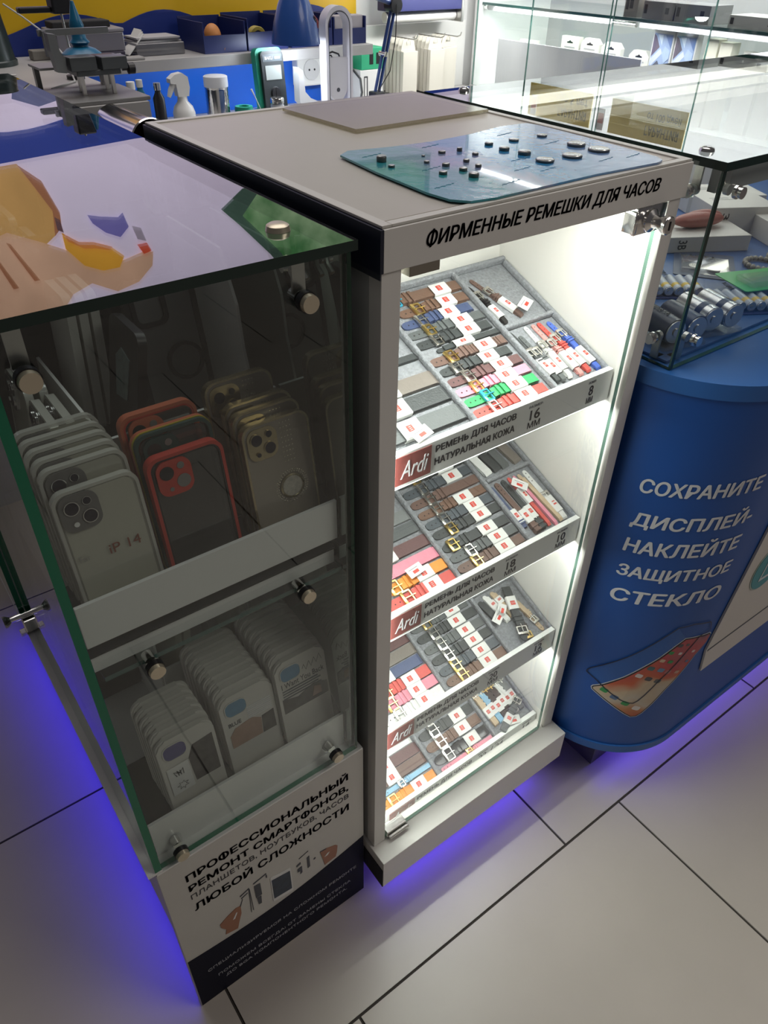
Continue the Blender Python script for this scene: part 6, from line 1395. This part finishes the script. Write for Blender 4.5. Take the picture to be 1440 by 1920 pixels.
# multimeter
t = thing('multimeter', 'green and black multimeter leaning on the blue panel', 'multimeter', M=Matrix.Translation((0.606, 1.230, 0.9288)) @ Matrix.Rotation(-0.10, 4, 'X') @ Matrix.Diagonal((0.92, 1, 1.09, 1)))
m = MB(); m.prism(rrect(0.074, 0.142, 0.012, 5, 0, 0.071), 0.010, 0.030, 'xz'); part('holster', m, mat('green_rubber', (0.015, 0.30, 0.19), 0.45), t, smooth=True)
m = MB(); m.prism(rrect(0.062, 0.132, 0.008, 5, 0.003, 0.070), 0.000, 0.0098, 'xz'); bd_ = part('body', m, mat('meter_black', (0.022, 0.026, 0.028), 0.4), t)
m = MB(); m.box(-0.019, 0.025, -0.0012, -0.0002, 0.084, 0.110); part('screen', m, mat('meter_screen_grey', (0.24, 0.26, 0.25), 0.25), bd_)
m = MB(); m.cyl((0.003, -0.0002, 0.058), (0.003, -0.006, 0.058), 0.014, 0.012, n=24); m.box(0.0015, 0.0045, -0.0072, -0.0061, 0.046, 0.070); part('dial', m, BLACK, bd_, smooth=True)
m = MB(); m.box(-0.024, 0.030, -0.0008, -0.0002, 0.117, 0.130); part('name_plate', m, mat('plate_slate', (0.06, 0.075, 0.085), 0.4), bd_)
text('BAKU', INKW, bd_, (-0.018, -0.0009, 0.1205), 0.022, 0.0060, bold=0.02)
m = MB(); m.box(0.010, 0.024, -0.0012, -0.0009, 0.1215, 0.1255); part('printed_mark', m, INKW, bd_)
# sockets
for x, lab in ((0.832, 'white wall socket left of the ring lamp'), (0.925, 'white wall socket seen through the ring lamp')):
    t = thing('wall_socket', lab, 'socket', (x, 1.4655, 0.966), group='white wall sockets')
    m = MB(); m.box(-0.042, 0.042, -0.030, -0.0005, 0.0, 0.075, 0.004); part('housing', m, PAPER, t)
    m = MB(); m.cyl((0, -0.0302, 0.0375), (0, -0.0325, 0.0375), 0.024, n=28); cp = part('cup', m, mat('socket_grey', (0.60, 0.60, 0.60), 0.4), t)
    for dx in (-0.008, 0.008):
        m = MB(); m.cyl((dx, -0.0327, 0.0375), (dx, -0.0332, 0.0375), 0.0026, n=12); part('pin_hole', m, BLACK, cp)
t = thing('power_plug', 'black plug in the socket behind the ring lamp', 'plug', (0.925, 1.4320, 0.9835))
m = MB(); m.cyl((0, 0, 0.020), (0, -0.030, 0.022), 0.017, 0.013, n=20); part('plug_body', m, BLACK, t, True)
m = MB(); m.tube([(0, -0.030, 0.022), (0.004, -0.05, 0.018), (0.012, -0.07, 0.000), (0.010, -0.08, -0.030), (0.0, -0.085, -0.0540)], 0.003, 8); part('cord', m, BLACK, t, True)
# small things on the lower bench
t = thing('spray_bottle', 'white trigger spray bottle behind the cabinet edge', 'bottle', (0.375, 1.23, 0.9252))
m = MB(); m.lathe([(0.022, 0), (0.024, 0.004), (0.024, 0.050), (0.020, 0.062), (0.011, 0.072), (0.010, 0.082)], n=28); part('bottle', m, mat('bottle_white', (0.78, 0.78, 0.76), 0.4), t, True)
m = MB(); m.prism([(-0.012, 0.082), (0.012, 0.082), (0.016, 0.098), (0.014, 0.118), (0.002, 0.126), (-0.014, 0.124), (-0.026, 0.116), (-0.026, 0.108), (-0.014, 0.106)], -0.010, 0.010, 'xz'); hd = part('trigger_head', m, mat('bottle_white'), t)
m = MB(); m.tube([(-0.016, 0, 0.107), (-0.024, 0, 0.094), (-0.030, 0, 0.082)], [0.006, 0.006, 0.004], 10); part('trigger', m, mat('bottle_white'), hd, True)
t = thing('steel_can', 'ribbed steel can right of the white spray bottle', 'can', (0.462, 1.24, 0.9252))
m = MB(); m.lathe([(0.025, 0)] + [(0.025 + 0.0012 * (k % 2), 0.006 + k * 0.004) for k in range(22)] + [(0.026, 0.108), (0.023, 0.112), (0.0, 0.112)], n=32); part('can_body', m, CHROME, t, True)
m = MB(); m.lathe([(0.0262, 0.092), (0.0266, 0.096), (0.0262, 0.112), (0.0235, 0.1135), (0.0, 0.1135)], n=32); part('pale_lid', m, mat('lid_white', (0.75, 0.77, 0.80), 0.3), t, True)
for x, y, h, r, mt, cap, lab in ((0.318, 1.22, 0.112, 0.012, BLACK, CHROME, 'slim black bottle with silver cap'), (0.292, 1.25, 0.116, 0.011, mat('bottle_teal', (0.02, 0.16, 0.25), 0.3), PAPER, 'slim teal bottle beside the black one'), (0.262, 1.22, 0.118, 0.014, PAPER, PAPER, 'slim white bottle left of the teal one')):
    t = thing('slim_bottle', lab, 'bottle', (x, y, 0.9252), group='slim bottles on the bench')
    m = MB(); m.lathe([(r, 0), (r, h * 0.75), (r * 0.5, h * 0.85), (r * 0.5, h * 0.88)], n=20); part('bottle', m, mt, t, True)
    m = MB(); m.lathe([(r * 0.62, h * 0.882), (r * 0.62, h)], n=16); part('cap', m, cap, t, True)
t = thing('desk_fan_tube', 'bronze and chrome tube lamp lying between the showcase and cabinet', 'tube', M=Matrix.Translation((0.074, 0.690, 1.050)) @ Matrix.Rotation(0.0, 4, 'Z'))
m = MB(); m.lathe([(0.0300, -0.035), (0.0315, -0.033), (0.0290, 0.02), (0.0270, 0.12), (0.0, 0.12)], (0, 0, 0), 32, 'y', close=False); part('tube_shell', m, CHROME, t, True)
m = MB(); m.lathe([(0.0290, -0.0335), (0.0270, 0.0), (0.0250, 0.08), (0.0, 0.08)], (0, 0, 0), 32, 'y', close=False); part('tube_lining', m, mat('bronze_lining', (0.10, 0.035, 0.02), 0.3, 0.6), t, True)
m = MB(); m.box(-0.012, 0.012, 0.02, 0.06, -1.050, -0.0290); part('post', m, BLACK, t)
for x, y, r, h, mt, lab in ((0.560, 1.20, 0.016, 0.050, CHROME, 'steel jar left of the pair'), (0.590, 1.195, 0.014, 0.044, CHROME, 'shorter steel jar at the front'), (0.612, 1.215, 0.015, 0.066, mat('jar_pale', (0.6, 0.62, 0.66), 0.3), 'pale jar with lens lid before the multimeter')):
    t = thing('small_jar', lab, 'jar', (x - 0.03, y - 0.03, 0.9252), group='small jars on the bench')
    m = MB(); m.lathe([(r, 0), (r, h * .8), (r * .9, h * .86)], n=22); part('jar', m, mt, t, True)
    m = MB(); m.lathe([(r * 1.03, h * .865), (r * 1.03, h), (r * .9, h * 1.04)], n=22); part('lid', m, CHROME, t, True)
t = thing('solder_reel', 'green ring-shaped solder reel lying before the blue panel', 'reel', (0.520, 1.230, 0.9252))
m = MB(); m.lathe([(0.012, 0.030), (0.020, 0.030), (0.021, 0.040), (0.020, 0.050), (0.012, 0.050), (0.012, 0.030)], n=26, close=False); part('ring', m, mat('reel_green', (0.02, 0.30, 0.20), 0.4), t, True)
m = MB(); m.cyl((0, 0, 0), (0, 0, 0.0298), 0.018, n=20); part('spool', m, STEEL, t, True)
m = MB(); m.tube([(0.530, 1.170, 0.9775), (0.522, 1.175, 1.000), (0.515, 1.178, 1.016)], [0.001, 0.001, 0.0022], 8); solo('cotton_swab', m, PAPER, 'white cotton swab standing on the steel jar', 'swab', smooth=True)
# pegboard with hanging packages, roller screen, green box
PEG = mat('pegboard_white', (0.72, 0.72, 0.70), 0.5)
t = thing('pegboard', 'white pegboard with hooks on the back wall at right', 'pegboard', (1.18, 1.468, 0.9254))
m = MB(); m.box(-0.190, 0.200, -0.012, -0.002, 0.0, 0.165); part('board', m, PEG, t)
m = MB()
for k in range(12): m.cyl((-0.18 + k * 0.0175, -0.0121, 0.006), (-0.18 + k * 0.0175, -0.0126, 0.006), 0.0019, n=8)
o = part('peg_hole', m, BLACK, t); o['kind'] = 'stuff'
HK = []
for hx in (-0.070, 0.025, 0.085):
    m = MB(); m.tube([(hx, -0.0122, 0.138), (hx, -0.110, 0.138), (hx, -0.122, 0.142), (hx, -0.126, 0.150)], 0.0016, 8); part('hook', m, STEEL, t, True)
gi = 0
for hx, n_ in ((-0.070, 5), (0.025, 5), (0.085, 4)):
    for k in range(n_):
        gi += 1
        y = 1.468 - 0.026 - 0.0165 * (n_ - 1 - k)
        lab = '%s cable package from the front on the %s hook' % (['rearmost', 'fourth', 'third', 'second', 'first'][k + 5 - n_] if k + 5 - n_ > 0 or n_ == 5 else 'rearmost', 'left' if hx < 0 else 'middle' if hx < 0.05 else 'right')
        p = thing('cable_package', lab, 'package', (1.18 + hx, y, 0.9300), group='cable packages on the pegboard')
        m = MB(); m.box(-0.025, 0.025, -0.0065, 0.0065, 0, 0.105, 0.0006); part('carton', m, mat('pack_cream_grey', (0.62, 0.60, 0.53), 0.5), p)
        m = MB(); m.ring([(-0.025, 0.1055), (0.025, 0.1055), (0.018, 0.1330), (-0.018, 0.1330)], [(-0.008, 0.1180), (0.008, 0.1180), (0.006, 0.1350 - 0.0055), (-0.006, 0.1350 - 0.0055)], 0.0052, 0.0063, 'xz'); part('hang_tab', m, mat('pack_cream_grey'), p)
        if k == n_ - 1:
            m = MB(); m.box(-0.009, -0.003, -0.0071, -0.0067, 0.066, 0.076); m.box(0.008, 0.0095, -0.0071, -0.0067, 0.046, 0.076); m.box(-0.0065, -0.0055, -0.0071, -0.0067, 0.044, 0.066); pr_ = part('printed_cable', m, INKG, p)
            m = MB(); m.ring([(0.017 * math.cos(a), 0.012 + 0.020 * math.sin(a)) for a in [PI * q / 12 for q in range(13)]], [(0.013 * math.cos(a), 0.012 + 0.0155 * math.sin(a)) for a in [PI * q / 12 for q in range(13)]], -0.0071, -0.0067, 'xz'); part('printed_arch', m, mat('print_pale_grey'), p)
t = thing('projector_screen', 'rolled navy screen case with grey roller above the pegboard', 'screen', (1.17, 1.40, 1.092))
m = MB(); m.box(-0.130, 0.120, -0.030, 0.030, 0.034, 0.090, 0.002); part('case', m, mat('screen_navy', (0.018, 0.022, 0.10), 0.4), t)
m = MB(); m.cyl((-0.128, 0, 0.020), (0.112, 0, 0.020), 0.0125, n=20); part('roller', m, mat('roller_grey', (0.58, 0.58, 0.56), 0.4), t, True)
m = MB(); m.box(0.113, 0.1225, -0.032, 0.032, 0.004, 0.092, 0.002); part('end_cap', m, STEEL, t)
m = MB(); m.box(-0.005, 0.005, 0.030, 0.0645, 0.05, 0.07); part('wall_bracket', m, STEEL, t)
t = thing('green_box', 'green box with two dark marks beside the blue arm', 'box', (0.990, 1.40, 1.0000))
m = MB(); m.box(-0.038, 0.034, -0.022, 0.022, 0.0, 0.050, 0.001); part('carton', m, mat('box_green', (0.03, 0.36, 0.18), 0.45), t)
for dx in (-0.006, 0.016):
    m = MB(); m.box(dx - 0.006, dx + 0.006, -0.0227, -0.0222, 0.012, 0.038); part('printed_mark', m, BLACK, t)
t = thing('white_carton', 'white carton with black vertical lettering under the green box', 'box', (0.978, 1.40, 0.9252))
m = MB(); m.box(-0.030, 0.045, -0.022, 0.022, 0.0, 0.0746, 0.001); part('carton', m, PAPER, t)
m = MB(); m.ring([(-0.018, 0.010), (-0.006, 0.010), (-0.006, 0.060), (-0.018, 0.060)], [(-0.016, 0.013), (-0.0085, 0.013), (-0.0085, 0.057), (-0.016, 0.057)], -0.0226, -0.0222, 'xz'); part('printed_mark', m, INK, t)
